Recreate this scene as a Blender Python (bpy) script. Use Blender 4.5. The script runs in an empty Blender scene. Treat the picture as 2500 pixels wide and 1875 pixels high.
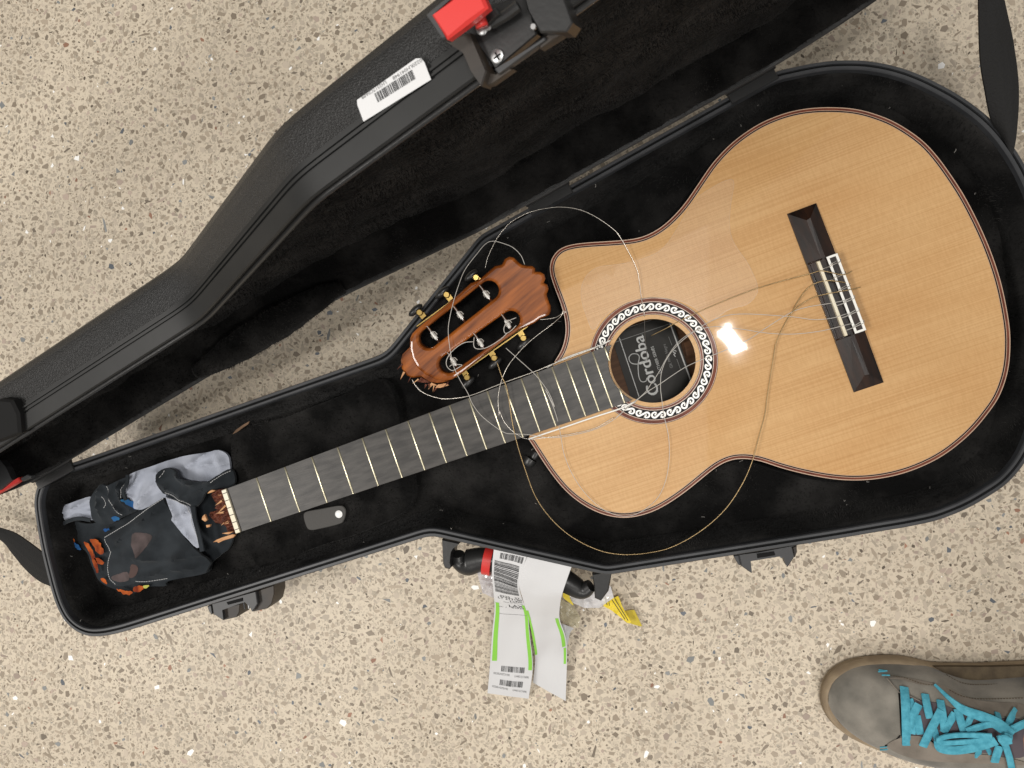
import bpy, bmesh, math, random
import numpy as np
from mathutils import Vector, Matrix, geometry, noise

random.seed(7); rng = np.random.default_rng(7)
S = bpy.context.scene
COL = S.collection
MM = 0.001

# ------------------------------------------------------------------ camera
F_PX, W_PX, H_PX = 1877.0, 2500.0, 1875.0
CAM = np.array([0.0, 0.0, 893.726])
RW = np.array([[9.88015988e-01, 0.0, -1.54351572e-01],
               [9.91602924e-04, -9.99979364e-01, 6.34732466e-03],
               [-1.54348387e-01, -6.42431372e-03, -9.87995599e-01]])
cd = bpy.data.cameras.new('camera')
cd.sensor_width = 36; cd.lens = 36 * F_PX / W_PX; cd.clip_start = 0.01; cd.clip_end = 50
cd.dof.use_dof = True; cd.dof.focus_distance = 0.80; cd.dof.aperture_fstop = 22
cam = bpy.data.objects.new('camera', cd); COL.objects.link(cam)
m3 = Matrix(((RW[0][0], -RW[1][0], -RW[2][0]), (RW[0][1], -RW[1][1], -RW[2][1]), (RW[0][2], -RW[1][2], -RW[2][2])))
cam.matrix_world = Matrix.Translation(Vector(CAM * MM)) @ m3.to_4x4()
S.camera = cam

# ------------------------------------------------------------------ room light
w = bpy.data.worlds.new('World'); S.world = w; w.use_nodes = True
w.node_tree.nodes['Background'].inputs[0].default_value = (1.0, 0.965, 0.92, 1)
w.node_tree.nodes['Background'].inputs[1].default_value = 0.42
def area(name, loc, tgt, sx, sy, power, col):
    l = bpy.data.lights.new(name, 'AREA'); l.shape = 'RECTANGLE'; l.size = sx; l.size_y = sy
    l.energy = power; l.color = col
    o = bpy.data.objects.new(name, l); COL.objects.link(o); o.location = loc
    o.rotation_euler = (Vector(tgt) - Vector(loc)).to_track_quat('-Z', 'Y').to_euler()
    return o
area('ceiling_lamp', (-1.7, -0.75, 2.45), (-0.25, 0, 0), 1.2, 0.5, 54, (1.0, 0.96, 0.91))
area('ceiling_lamp', (0.405, 0.155, 2.6), (0.15, 0, 0), 0.12, 0.05, 9, (1.0, 0.98, 0.96))
area('ceiling_lamp', (0.9, -1.9, 2.5), (0.2, 0, 0), 1.2, 0.4, 32, (1.0, 0.96, 0.91))
area('ceiling_panel', (-0.08, 0.12, 2.75), (-0.08, 0.12, 0), 0.80, 1.5, 4.5, (1.0, 0.97, 0.90))
_dl = area('label_fill_light', (0.115, 0.072, 2.60), (0.115, 0.072, 0), 0.26, 0.26, 20, (1.0, 0.97, 0.92)); _dl.data.shape = 'DISK'  # unseen light added to brighten the label inside the soundhole
S.view_settings.view_transform = 'Standard'; S.view_settings.look = 'None'
S.view_settings.exposure = -0.42; S.view_settings.gamma = 1.0

# ------------------------------------------------------------------ photo geometry helpers (mm)
def at(px, py, z):
    d = RW.T @ np.array([(px - W_PX / 2) / F_PX, (py - H_PX / 2) / F_PX, 1.0])
    return CAM + d * (z - CAM[2]) / d[2]
def atp(px, py, P0, n):
    d = RW.T @ np.array([(px - W_PX / 2) / F_PX, (py - H_PX / 2) / F_PX, 1.0])
    return CAM + d * (np.dot(np.asarray(P0) - CAM, n) / np.dot(d, n))
def pj(X):
    X = np.atleast_2d(X); c = (X - CAM) @ RW.T
    return np.c_[W_PX / 2 + F_PX * c[:, 0] / c[:, 2], H_PX / 2 + F_PX * c[:, 1] / c[:, 2]]
def zm(x0, y0, f, pts):                     # coordinates read off an enlarged crop
    return [(x0 + p[0] * f, y0 + p[1] * f) + tuple(p[2:]) for p in pts]
ZT = 112.0
GA = math.radians(19.658945)
GR = np.array([[math.cos(GA), -math.sin(GA), 0], [math.sin(GA), math.cos(GA), 0], [0, 0, 1]])
GOFF = np.array([447.97051632, -9.08110329, 0.0])
def g2w(g): return (np.asarray(g, float) - GOFF) @ GR.T + np.array([0, 0, ZT])
def w2g(p): return (np.asarray(p, float) - np.array([0, 0, ZT])) @ GR + GOFF
def gat(px, py, z): return w2g(at(px, py, ZT + z))

def catmull(pts, n=8, closed=False):
    P = [np.asarray(p, float) for p in pts]; out = []; N = len(P)
    for i in range(N if closed else N - 1):
        if closed: p0, p1, p2, p3 = P[i - 1], P[i], P[(i + 1) % N], P[(i + 2) % N]
        else:
            p1, p2 = P[i], P[i + 1]
            p0 = P[i - 1] if i else 2 * p1 - p2
            p3 = P[i + 2] if i + 2 < N else 2 * p2 - p1
        for k in range(n):
            t = k / n
            out.append(0.5 * (2 * p1 + (p2 - p0) * t + (2 * p0 - 5 * p1 + 4 * p2 - p3) * t * t + (3 * p1 - p0 - 3 * p2 + p3) * t ** 3))
    if not closed: out.append(P[-1])
    return np.array(out)
def resample(P, step, closed=True):
    P = np.asarray(P, float); Q = np.vstack([P, P[:1]]) if closed else P
    d = np.r_[0, np.cumsum(np.linalg.norm(np.diff(Q, axis=0), axis=1))]
    n = max(3, int(round(d[-1] / step))); t = np.linspace(0, d[-1], n + 1)
    R = np.c_[tuple(np.interp(t, d, Q[:, k]) for k in range(Q.shape[1]))]
    return R[:-1] if closed else R
def fillet(pts):                            # [(x, y, r)] polygon with rounded corners
    out = []; N = len(pts)
    for i in range(N):
        p = np.array(pts[i][:2]); a = np.array(pts[i - 1][:2]); b = np.array(pts[(i + 1) % N][:2]); r = pts[i][2]
        u = a - p; la = np.linalg.norm(u); u = u / la; v = b - p; lb = np.linalg.norm(v); v = v / lb
        ang = math.acos(np.clip(u @ v, -1, 1)); t = min(r / math.tan(ang / 2), la * 0.48, lb * 0.48)
        p1, p2 = p + u * t, p + v * t
        for k in range(9):
            s = k / 8; out.append((1 - s) ** 2 * p1 + 2 * s * (1 - s) * p + s * s * p2)
    return np.array(out)
def area2(P): x, y = P[:, 0], P[:, 1]; return 0.5 * np.sum(x * np.roll(y, -1) - np.roll(x, -1) * y)
def normals2(P):                            # inward normals of a closed ccw loop
    T = np.roll(P, -1, 0) - np.roll(P, 1, 0); T /= np.linalg.norm(T, axis=1)[:, None] + 1e-9
    N = np.c_[-T[:, 1], T[:, 0]]
    for _ in range(2):
        N = (np.roll(N, 1, 0) + N * 2 + np.roll(N, -1, 0)); N /= np.linalg.norm(N, axis=1)[:, None]
    return N
def inset(P, d): return P + normals2(P) * d
def inside(pts, poly):
    pts = np.asarray(pts); x, y = pts[:, 0], pts[:, 1]; r = np.zeros(len(pts), bool)
    j = len(poly) - 1
    for i in range(len(poly)):
        xi, yi = poly[i][:2]; xj, yj = poly[j][:2]
        c = ((yi > y) != (yj > y)) & (x < (xj - xi) * (y - yi) / (yj - yi + 1e-12) + xi)
        r ^= c; j = i
    return r

# ------------------------------------------------------------------ objects
def tag(o, label=None, cat=None, group=None, kind=None):
    if label: o['label'] = label
    if cat: o['category'] = cat
    if group: o['group'] = group
    if kind: o['kind'] = kind
    return o
def empty(name, loc=(0, 0, 0), rz=0):
    o = bpy.data.objects.new(name, None); COL.objects.link(o)
    o.location = Vector(loc) * MM; o.rotation_euler = (0, 0, rz); o.empty_display_size = 0.05
    return o
def wmat(o):
    m = Matrix.Translation(o.location) @ o.rotation_euler.to_matrix().to_4x4()
    return wmat(o.parent) @ m if o.parent else m
def obj(name, verts, faces, mat, parent=None, smooth=False, local=False, auto=None):
    """verts in mm; world coordinates unless local (then in the parent's frame)"""
    V = np.asarray(verts, float) * MM
    if parent is not None and not local:
        mi = np.array(wmat(parent).inverted()); V = V @ mi[:3, :3].T + mi[:3, 3]
    me = bpy.data.meshes.new(name); me.from_pydata(V.tolist(), [], faces); me.update()
    bm = bmesh.new(); bm.from_mesh(me); bmesh.ops.recalc_face_normals(bm, faces=bm.faces[:])
    if auto is not None:
        smooth = True
        for e in bm.edges:
            if len(e.link_faces) == 2 and e.calc_face_angle(0) > auto: e.smooth = False
    bm.to_mesh(me); bm.free()
    if smooth: me.shade_smooth() if auto is None else [setattr(p, 'use_smooth', True) for p in me.polygons]
    if mat: me.materials.append(mat)
    o = bpy.data.objects.new(name, me); COL.objects.link(o)
    if parent: o.parent = parent
    return o
def join(*parts):
    V, Fc = [], []
    for v, f in parts:
        k = len(V); V += [tuple(p) for p in v]; Fc += [tuple(i + k for i in q) for q in f]
    return V, Fc
def loft(rings, closed=True, cap0=False, cap1=False):
    n = len(rings[0]); V = [tuple(p) for r in rings for p in r]; Fc = []
    for i in range(len(rings) - 1):
        for j in range(n if closed else n - 1):
            k = (j + 1) % n
            Fc.append((i * n + j, i * n + k, (i + 1) * n + k, (i + 1) * n + j))
    if cap0: Fc.append(tuple(range(n))[::-1])
    if cap1: Fc.append(tuple((len(rings) - 1) * n + j for j in range(n)))
    return V, Fc
def tube(path, r, n=8, cap=True):
    P = np.asarray(path, float); N = len(P)
    T = np.gradient(P, axis=0); T /= np.linalg.norm(T, axis=1)[:, None] + 1e-9
    up = np.array([0, 0, 1.0])
    if abs(T[0] @ up) > 0.9: up = np.array([1.0, 0, 0])
    a = np.cross(T[0], up); a /= np.linalg.norm(a); rings = []
    rr = r if hasattr(r, '__len__') else [r] * N
    for i in range(N):
        a = a - T[i] * (a @ T[i]); a /= np.linalg.norm(a) + 1e-9; b = np.cross(T[i], a)
        rings.append([P[i] + rr[i] * (math.cos(t) * a + math.sin(t) * b) for t in np.arange(n) * 2 * math.pi / n])
    return loft(rings, True, cap, cap)
def strip(path, width, thick, up=(0, 0, 1)):
    """flat band along a 3-D path"""
    P = np.asarray(path, float); T = np.gradient(P, axis=0); T /= np.linalg.norm(T, axis=1)[:, None] + 1e-9
    up = np.asarray(up, float); rings = []
    ww = width if hasattr(width, '__len__') else [width] * len(P)
    for i in range(len(P)):
        s = np.cross(T[i], up); s /= np.linalg.norm(s) + 1e-9; n = np.cross(s, T[i]); h = ww[i] / 2
        rings.append([P[i] + s * h, P[i] + s * h * .8 + n * thick, P[i] - s * h * .8 + n * thick, P[i] - s * h])
    return loft(rings, True, True, True)
def prism(poly3, ext):
    """solid from a planar polygon (3-D points) and an extrusion vector"""
    A = np.asarray(poly3, float); return loft([A, A + np.asarray(ext, float)], True, True, True)
def bevprism(poly3, ext, b):
    """prism whose far face has a small chamfer"""
    A = np.asarray(poly3, float); e = np.asarray(ext, float); L = np.linalg.norm(e); e1 = e / L
    c = A.mean(0); R = np.array([np.linalg.norm(p - c) for p in A])[:, None]
    B = A + e1 * (L - b); C = c + (A - c) * np.clip(1 - b / (R + 1e-6), .3, 1) + e
    return loft([A, B, C], True, True, True)
def box(c, u, v, n, su, sv, h0, h1, b=0.0):
    u, v, n = (np.asarray(q, float) for q in (u, v, n)); c = np.asarray(c, float)
    q = [c + u * su / 2 * a + v * sv / 2 * d + n * h0 for a, d in ((-1, -1), (1, -1), (1, 1), (-1, 1))]
    return bevprism(q, n * (h1 - h0), b) if b else prism(q, n * (h1 - h0))
def disc(c, n, r, h, seg=20, dome=0.3):
    n = np.asarray(n, float); n = n / np.linalg.norm(n); c = np.asarray(c, float)
    a = np.cross(n, (1, 0, 0)) if abs(n[0]) < .9 else np.cross(n, (0, 1, 0)); a /= np.linalg.norm(a); b = np.cross(n, a)
    R = lambda rr, z: [c + n * z + rr * (math.cos(t) * a + math.sin(t) * b) for t in np.arange(seg) * 2 * math.pi / seg]
    return loft([R(r, 0), R(r, h * (1 - dome)), R(r * .8, h), R(r * .1, h)], True, True, True)
def fill(poly, step, zf, holes=()):
    """triangulated sheet inside a 2-D polygon with interior points; zf(x, y) gives z"""
    poly = np.asarray(poly)[:, :2]
    lo, hi = poly.min(0), poly.max(0)
    gx, gy = np.meshgrid(np.arange(lo[0], hi[0], step), np.arange(lo[1], hi[1], step))
    G = np.c_[gx.ravel(), gy.ravel()] + rng.uniform(-.2, .2, (gx.size, 2)) * step
    G = G[inside(G, poly)]
    for h in holes: G = G[~inside(G, h)]
    loops = [poly] + [np.asarray(h)[:, :2] for h in holes]
    V = []; E = []
    for L in loops:
        k = len(V); V += [tuple(p) for p in L]; E += [(k + i, k + (i + 1) % len(L)) for i in range(len(L))]
    if len(G):
        B = np.array(V); keep = np.ones(len(G), bool)
        for s in range(0, len(G), 2000):
            d = ((G[s:s + 2000, None] - B[None]) ** 2).sum(2).min(1); keep[s:s + 2000] = d > (step * .45) ** 2
        V += [tuple(p) for p in G[keep]]
    r = geometry.delaunay_2d_cdt([Vector(p) for p in V], E, [], 1, 1e-4)
    P = np.array([(v.x, v.y) for v in r[0]]); Fc = [tuple(f) for f in r[2]]
    if len(holes):
        cen = np.array([P[list(f)].mean(0) for f in Fc]); k = np.ones(len(Fc), bool)
        for h in holes: k &= ~inside(cen, np.asarray(h))
        Fc = [f for f, q in zip(Fc, k) if q]
    return [(p[0], p[1], zf(p[0], p[1])) for p in P], Fc
def curve_mesh(loops, ext, bev):
    """2-D loops (first outer, rest holes) -> solid plate with bevelled edges, z in [-ext-bev, ext+bev]"""
    cu = bpy.data.curves.new('tmp', 'CURVE'); cu.dimensions = '2D'; cu.fill_mode = 'BOTH'
    cu.extrude = ext; cu.bevel_depth = bev; cu.bevel_resolution = 2; cu.offset = -bev
    for li, L in enumerate(loops):
        if (area2(np.array(L)) < 0) != (li > 0): L = L[::-1]
        s = cu.splines.new('POLY'); s.points.add(len(L) - 1); s.use_cyclic_u = True
        for p, q in zip(s.points, L): p.co = (q[0], q[1], 0, 1)
    return _ev(cu)
def text_mesh(t, size, ext=0.0):
    cu = bpy.data.curves.new('tmp', 'FONT'); cu.body = t; cu.size = size; cu.extrude = ext; cu.resolution_u = 3
    return _ev(cu)
def _ev(cu):
    o = bpy.data.objects.new('tmp', cu); COL.objects.link(o)
    dg = bpy.context.evaluated_depsgraph_get(); me = o.evaluated_get(dg).to_mesh()
    V = [tuple(v.co) for v in me.vertices]; Fc = [tuple(p.vertices) for p in me.polygons]
    o.evaluated_get(dg).to_mesh_clear(); bpy.data.objects.remove(o); bpy.data.curves.remove(cu)
    return V, Fc
def mapped(vf, fn): return [fn(v) for v in vf[0]], vf[1]
def lettering(t, O, ex, ey, height, width=None):
    """text whose baseline starts at O, running along ex with letter tops along ey"""
    v, f = text_mesh(t, 1.0); A = np.array(v); hgt = 0.73
    sx = (width / (A[:, 0].max() - A[:, 0].min())) if width else height / hgt
    O, ex, ey = (np.asarray(q, float) for q in (O, ex, ey))
    return [tuple(O + ex * (p[0] - A[:, 0].min()) * sx + ey * p[1] * height / hgt) for p in v], f

# ------------------------------------------------------------------ materials
def mat(name, col, rough=0.5, spec=0.5, metal=0.0, coat=0.0, coat_r=0.05, var=None, vscale=40, vstretch=(1, 1, 1),
        bump=0.0, bscale=200, bstretch=(1, 1, 1), bdist=0.001, sheen=0.0, alpha=1.0, trans=0.0, attr=None, detail=4, vramp=(0.35, 0.65), bkind='noise'):
    m = bpy.data.materials.new(name); m.use_nodes = True; nt = m.node_tree; b = nt.nodes['Principled BSDF']
    b.inputs['Roughness'].default_value = rough; b.inputs['Specular IOR Level'].default_value = spec
    b.inputs['Metallic'].default_value = metal; b.inputs['Coat Weight'].default_value = coat
    b.inputs['Coat Roughness'].default_value = coat_r; b.inputs['Sheen Weight'].default_value = sheen
    b.inputs['Sheen Roughness'].default_value = 0.5
    b.inputs['Alpha'].default_value = alpha; b.inputs['Transmission Weight'].default_value = trans
    b.inputs['Base Color'].default_value = (*col, 1)
    tc = nt.nodes.new('ShaderNodeTexCoord')
    if attr:
        a = nt.nodes.new('ShaderNodeAttribute'); a.attribute_name = attr
        nt.links.new(a.outputs['Color'], b.inputs['Base Color'])
    if var:
        mp = nt.nodes.new('ShaderNodeMapping'); mp.inputs['Scale'].default_value = vstretch
        nz = nt.nodes.new('ShaderNodeTexNoise'); nz.inputs['Scale'].default_value = vscale; nz.inputs['Detail'].default_value = detail
        rp = nt.nodes.new('ShaderNodeValToRGB'); e = rp.color_ramp.elements
        e[0].position, e[1].position = vramp; e[0].color = (*col, 1); e[1].color = (*var, 1)
        nt.links.new(tc.outputs['Object'], mp.inputs[0]); nt.links.new(mp.outputs[0], nz.inputs['Vector'])
        nt.links.new(nz.outputs['Fac'], rp.inputs[0]); nt.links.new(rp.outputs[0], b.inputs['Base Color'])
    if bump:
        mp = nt.nodes.new('ShaderNodeMapping'); mp.inputs['Scale'].default_value = bstretch
        if bkind == 'voronoi':
            nz = nt.nodes.new('ShaderNodeTexVoronoi'); nz.inputs['Scale'].default_value = bscale; out = nz.outputs['Distance']
        else:
            nz = nt.nodes.new('ShaderNodeTexNoise'); nz.inputs['Scale'].default_value = bscale; nz.inputs['Detail'].default_value = 3; out = nz.outputs['Fac']
        bp = nt.nodes.new('ShaderNodeBump'); bp.inputs['Strength'].default_value = bump; bp.inputs['Distance'].default_value = bdist
        nt.links.new(tc.outputs['Object'], mp.inputs[0]); nt.links.new(mp.outputs[0], nz.inputs['Vector'])
        nt.links.new(out, bp.inputs['Height']); nt.links.new(bp.outputs[0], b.inputs['Normal'])
    m['b'] = 1
    return m
M_matrix = mat('terrazzo_matrix', (0.66, 0.575, 0.452), 0.42, 0.25, var=(0.585, 0.505, 0.395), vscale=5, detail=8, bump=0.02, bscale=60)
def chip_grain(m):
    nt = m.node_tree; N = nt.nodes.new; L = nt.links.new; b = nt.nodes['Principled BSDF']
    src = b.inputs['Base Color'].links[0].from_socket; tc = N('ShaderNodeTexCoord'); col = src
    for sc, off, thr, lo_, hi_ in ((150, 0, .13, .68, .96), (330, 7.3, .12, .66, .96)):
        mp = N('ShaderNodeMapping'); mp.inputs['Location'].default_value = (off, off, 0)
        L(tc.outputs['Object'], mp.inputs[0])
        ve = N('ShaderNodeTexVoronoi'); ve.feature = 'DISTANCE_TO_EDGE'; ve.inputs['Scale'].default_value = sc; L(mp.outputs[0], ve.inputs['Vector'])
        vc = N('ShaderNodeTexVoronoi'); vc.inputs['Scale'].default_value = sc; L(mp.outputs[0], vc.inputs['Vector'])
        sep = N('ShaderNodeSeparateColor'); L(vc.outputs['Color'], sep.inputs[0])
        e = N('ShaderNodeMath'); e.operation = 'GREATER_THAN'; e.inputs[1].default_value = thr; L(ve.outputs['Distance'], e.inputs[0])
        k = N('ShaderNodeMath'); k.operation = 'GREATER_THAN'; k.inputs[1].default_value = .42; L(sep.outputs[0], k.inputs[0])
        a = N('ShaderNodeMath'); a.operation = 'MULTIPLY'; L(e.outputs[0], a.inputs[0]); L(k.outputs[0], a.inputs[1])
        v = N('ShaderNodeMapRange'); v.inputs['To Min'].default_value = lo_; v.inputs['To Max'].default_value = hi_; L(sep.outputs[1], v.inputs[0])
        mx = N('ShaderNodeMix'); mx.data_type = 'RGBA'; mx.blend_type = 'MULTIPLY'; L(a.outputs[0], mx.inputs[0]); L(col, mx.inputs[6]); L(v.outputs[0], mx.inputs[7]); col = mx.outputs[2]
    L(col, b.inputs['Base Color'])
chip_grain(M_matrix)
M_chip = mat('terrazzo_chip', (0.3, 0.25, 0.2), 0.40, 0.25, attr='chip')
M_shell = mat('case_abs', (0.015, 0.015, 0.015), 0.38, 0.45, bump=1.0, bscale=950, bdist=0.0011, var=(0.016, 0.0155, 0.015), vscale=14)
M_smooth = mat('case_trim', (0.0135, 0.0138, 0.0135), 0.45, 0.28, bump=0.05, bscale=90, var=(0.019, 0.019, 0.0185), vscale=25, vstretch=(1, 1, 1))
M_rim = mat('case_rim', (0.046, 0.048, 0.052), 0.42, 0.45, var=(0.030, 0.032, 0.035), vscale=30)
M_gap = mat('rim_groove', (0.006, 0.006, 0.006), 0.8, 0.2)
M_plush = mat('black_plush', (0.004, 0.0039, 0.0039), 0.95, 0.1, var=(0.020, 0.0192, 0.0185), vscale=22, detail=6, vramp=(0.42, 0.68), bump=0.6, bscale=260, bdist=0.002, sheen=0.05)
M_pile = mat('plush_pile', (0.006, 0.0058, 0.0056), 0.9, 0.2, var=(0.034, 0.0325, 0.031), vscale=20, detail=5, vramp=(0.42, 0.66))
M_black = mat('black_plastic', (0.018, 0.018, 0.018), 0.35, 0.5, bump=0.1, bscale=300)
M_dgrey = mat('grey_plastic', (0.032, 0.033, 0.035), 0.45, 0.5, bump=0.08, bscale=200)
M_warm = mat('brown_grey_plastic', (0.046, 0.034, 0.024), 0.5, 0.4, bump=0.1, bscale=120, var=(0.028, 0.024, 0.021), vscale=40)
M_red = mat('red_plastic', (0.62, 0.035, 0.03), 0.35, 0.5, coat=0.2, bump=0.03, bscale=60)
M_steel = mat('steel', (0.7, 0.7, 0.7), 0.22, 0.5, 1.0)
M_screw = mat('screw_steel', (0.42, 0.42, 0.42), 0.38, 0.5, 1.0)
M_gold = mat('gold_metal', (0.36, 0.25, 0.085), 0.25, 0.5, 1.0)
M_web = mat('webbing', (0.014, 0.014, 0.014), 0.8, 0.3, bump=0.8, bscale=500, bdist=0.001)
M_paper = mat('white_paper', (0.62, 0.62, 0.625), 0.45, 0.4, bump=0.08, bscale=30, bdist=0.003)
M_ink = mat('black_ink', (0.02, 0.02, 0.022), 0.6, 0.3)
M_grey_ink = mat('grey_ink', (0.16, 0.16, 0.16), 0.6, 0.3)
M_green = mat('green_print', (0.24, 0.58, 0.07), 0.5, 0.4)
M_yel = mat('yellow_paper', (0.78, 0.60, 0.03), 0.45, 0.4, bump=0.1, bscale=60)
M_film = mat('clear_film', (0.8, 0.8, 0.82), 0.15, 0.6, alpha=0.35, bump=0.5, bscale=50, bdist=0.004)
M_side = mat('rosewood_gloss', (0.030, 0.014, 0.010), 0.2, 0.5, coat=1.0, var=(0.06, 0.026, 0.014), vscale=20, vstretch=(1, 8, 8))
M_inner = mat('cedar_inside', (0.16, 0.075, 0.035), 0.6, 0.3, var=(0.10, 0.045, 0.02), vscale=12, vstretch=(1, 20, 1))
M_bind = mat('maroon_binding', (0.11, 0.030, 0.019), 0.4, 0.0, coat=0.7, var=(0.19, 0.06, 0.034), vscale=60)
M_pale = mat('pale_purfling', (0.50, 0.34, 0.24), 0.3, 0.5, coat=0.6)
M_blackline = mat('black_purfling', (0.008, 0.0075, 0.010), 0.3, 0.0, coat=0.6, coat_r=0.03)
M_pearl = mat('white_inlay', (0.86, 0.85, 0.80), 0.3, 0.5)
M_bone = mat('bone', (0.72, 0.64, 0.46), 0.4, 0.5, var=(0.78, 0.72, 0.56), vscale=60)
M_bridge = mat('ebony_bridge', (0.008, 0.005, 0.004), 0.35, 0.3, coat=0.3, coat_r=0.12, var=(0.026, 0.011, 0.006), vscale=30, vstretch=(6, 1, 1), bump=0.06, bscale=150, bstretch=(6, 1, 1))
M_maho = mat('mahogany_gloss', (0.095, 0.021, 0.0035), 0.4, 0.0, coat=1.0, coat_r=0.06, var=(0.36, 0.105, 0.019), vscale=24, vstretch=(.8, 8, 1), detail=10, vramp=(0.3, 0.70), bump=0.12, bscale=160, bstretch=(1, 10, 1), bdist=0.0006)
M_broken = mat('broken_mahogany', (0.07, 0.016, 0.008), 0.5, 0.4, bump=1.0, bscale=140, bstretch=(1, 4, 2), bdist=0.004, var=(0.15, 0.04, 0.018), vscale=80, vstretch=(1, 5, 1))
M_splint = mat('splintered_wood', (0.45, 0.21, 0.09), 0.6, 0.3, var=(0.62, 0.36, 0.18), vscale=120, vstretch=(1, 6, 1), bump=0.5, bscale=200)
M_fret = mat('fret_wire', (0.90, 0.84, 0.62), 0.36, 0.5, 1.0)
M_str = mat('nylon_string', (0.66, 0.63, 0.58), 0.25, 0.6, alpha=0.65)
M_wound = mat('wound_string', (0.42, 0.30, 0.15), 0.35, 0.5, 0.7, bump=0.4, bscale=900)
M_wound2 = mat('silver_string', (0.62, 0.58, 0.52), 0.3, 0.5, 0.8)
M_label = mat('dark_label', (0.062, 0.060, 0.056), 0.6, 0.2, var=(0.075, 0.072, 0.068), vscale=30)
M_lwhite = mat('label_white', (0.90, 0.90, 0.88), 0.5, 0.4)
M_lgrey = mat('label_silver', (0.32, 0.32, 0.31), 0.5, 0.4)
M_tan = mat('sole_rubber', (0.36, 0.28, 0.185), 0.6, 0.4, bump=0.15, bscale=300, var=(0.27, 0.205, 0.135), vscale=60)
M_suede = mat('grey_suede', (0.125, 0.118, 0.102), 0.9, 0.2, var=(0.26, 0.24, 0.205), vscale=26, detail=10, bump=0.3, bscale=600, sheen=0.25)
M_suede2 = mat('brown_suede', (0.15, 0.13, 0.107), 0.9, 0.2, var=(0.225, 0.195, 0.162), vscale=45, detail=8, bump=0.3, bscale=600, sheen=0.2)
M_shade_stitch = mat('shade_stitch_brown', (0.075, 0.058, 0.040), 0.95, 0.1, var=(0.11, 0.085, 0.055), vscale=90, bump=0.6, bscale=500)  # dark brown for the shade painted along the sole, and for the stitching
M_lace = mat('turquoise_lace', (0.06, 0.29, 0.385), 0.85, 0.2, bump=0.9, bscale=900, bdist=0.0006, var=(0.10, 0.40, 0.51), vscale=170)
M_skin = mat('skin', (0.55, 0.27, 0.17), 0.5, 0.4, bump=0.1, bscale=300)
M_cloth = mat('charcoal_cloth', (0.012, 0.015, 0.018), 0.85, 0.15, var=(0.027, 0.032, 0.037), vscale=30, bump=0.25, bscale=1200, sheen=0.1)
M_wcloth = mat('white_cloth_reverse', (0.40, 0.425, 0.49), 0.85, 0.2, var=(0.33, 0.355, 0.42), vscale=40, bump=0.25, bscale=1200)
M_thread = mat('white_thread', (0.50, 0.50, 0.50), 0.7, 0.3)
M_orange = mat('orange_print', (0.48, 0.11, 0.022), 0.85, 0.15, var=(0.16, 0.025, 0.01), vscale=75)
M_blue = mat('blue_print', (0.015, 0.06, 0.22), 0.85, 0.15, var=(0.03, 0.14, 0.28), vscale=70)
M_pink = mat('mauve_print', (0.10, 0.076, 0.075), 0.85, 0.2, var=(0.06, 0.048, 0.047), vscale=80)
M_lime = mat('lime_print', (0.45, 0.45, 0.10), 0.85, 0.2)

def wood_top():
    m = bpy.data.materials.new('spruce_top'); m.use_nodes = True; nt = m.node_tree; b = nt.nodes['Principled BSDF']
    N = nt.nodes.new; L = nt.links.new
    tc = N('ShaderNodeTexCoord')
    def nz(scale, stretch, det=4):
        mp = N('ShaderNodeMapping'); mp.inputs['Scale'].default_value = stretch
        t = N('ShaderNodeTexNoise'); t.inputs['Scale'].default_value = scale; t.inputs['Detail'].default_value = det
        L(tc.outputs['Object'], mp.inputs[0]); L(mp.outputs[0], t.inputs['Vector']); return t.outputs['Fac']
    def ramp(src, p0, c0, p1, c1):
        r = N('ShaderNodeValToRGB'); e = r.color_ramp.elements
        e[0].position, e[1].position = p0, p1; e[0].color = (*c0, 1); e[1].color = (*c1, 1); L(src, r.inputs[0]); return r.outputs[0]
    def mul(a, c, f):
        x = N('ShaderNodeMix'); x.data_type = 'RGBA'; x.blend_type = 'MULTIPLY'; x.inputs[0].default_value = f
        L(a, x.inputs[6]); L(c, x.inputs[7]); return x.outputs[2]
    base = ramp(nz(7, (1, 2.2, 1), 3), 0.3, (0.60, 0.350, 0.148), 0.7, (0.66, 0.415, 0.195))
    grain = ramp(nz(1, (4, 700, 1), 3), 0.36, (0.86, 0.80, 0.72), 0.60, (1, 1, 1))
    silk = ramp(nz(1, (520, 90, 1), 2), 0.40, (0.88, 0.85, 0.80), 0.60, (1.0, 1.0, 1.0))
    band = ramp(nz(1, (1.5, 45, 1), 2), 0.35, (0.96, 0.945, 0.92), 0.65, (1, 1, 1))
    c = mul(mul(mul(base, grain, 0.75), silk, 0.45), band, 0.8)
    L(c, b.inputs['Base Color'])
    b.inputs['Roughness'].default_value = 0.5; b.inputs['Specular IOR Level'].default_value = 0.15; b.inputs['Coat Weight'].default_value = 0.85; b.inputs['Coat Roughness'].default_value = 0.036
    bp = N('ShaderNodeBump'); bp.inputs['Strength'].default_value = 0.25; bp.inputs['Distance'].default_value = 0.0012
    L(nz(9, (1, 1.6, 1), 2), bp.inputs['Height']); L(bp.outputs[0], b.inputs['Coat Normal'])
    return m
M_top = wood_top()
def board_mat():
    m = mat('ebony_fretboard', (0.024, 0.022, 0.020), 0.42, 0.4, var=(0.060, 0.055, 0.050), vscale=1, vstretch=(38, 150, 1), detail=3, bump=0.12, bscale=1, bstretch=(60, 900, 1))
    return m
M_board = board_mat()

# ================================================================== FLOOR
floor = obj('floor', [(-4000, -4000, 0), (4000, -4000, 0), (4000, 4000, 0), (-4000, 4000, 0)], [(0, 1, 2, 3)], M_matrix)
tag(floor, kind='structure')

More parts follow.
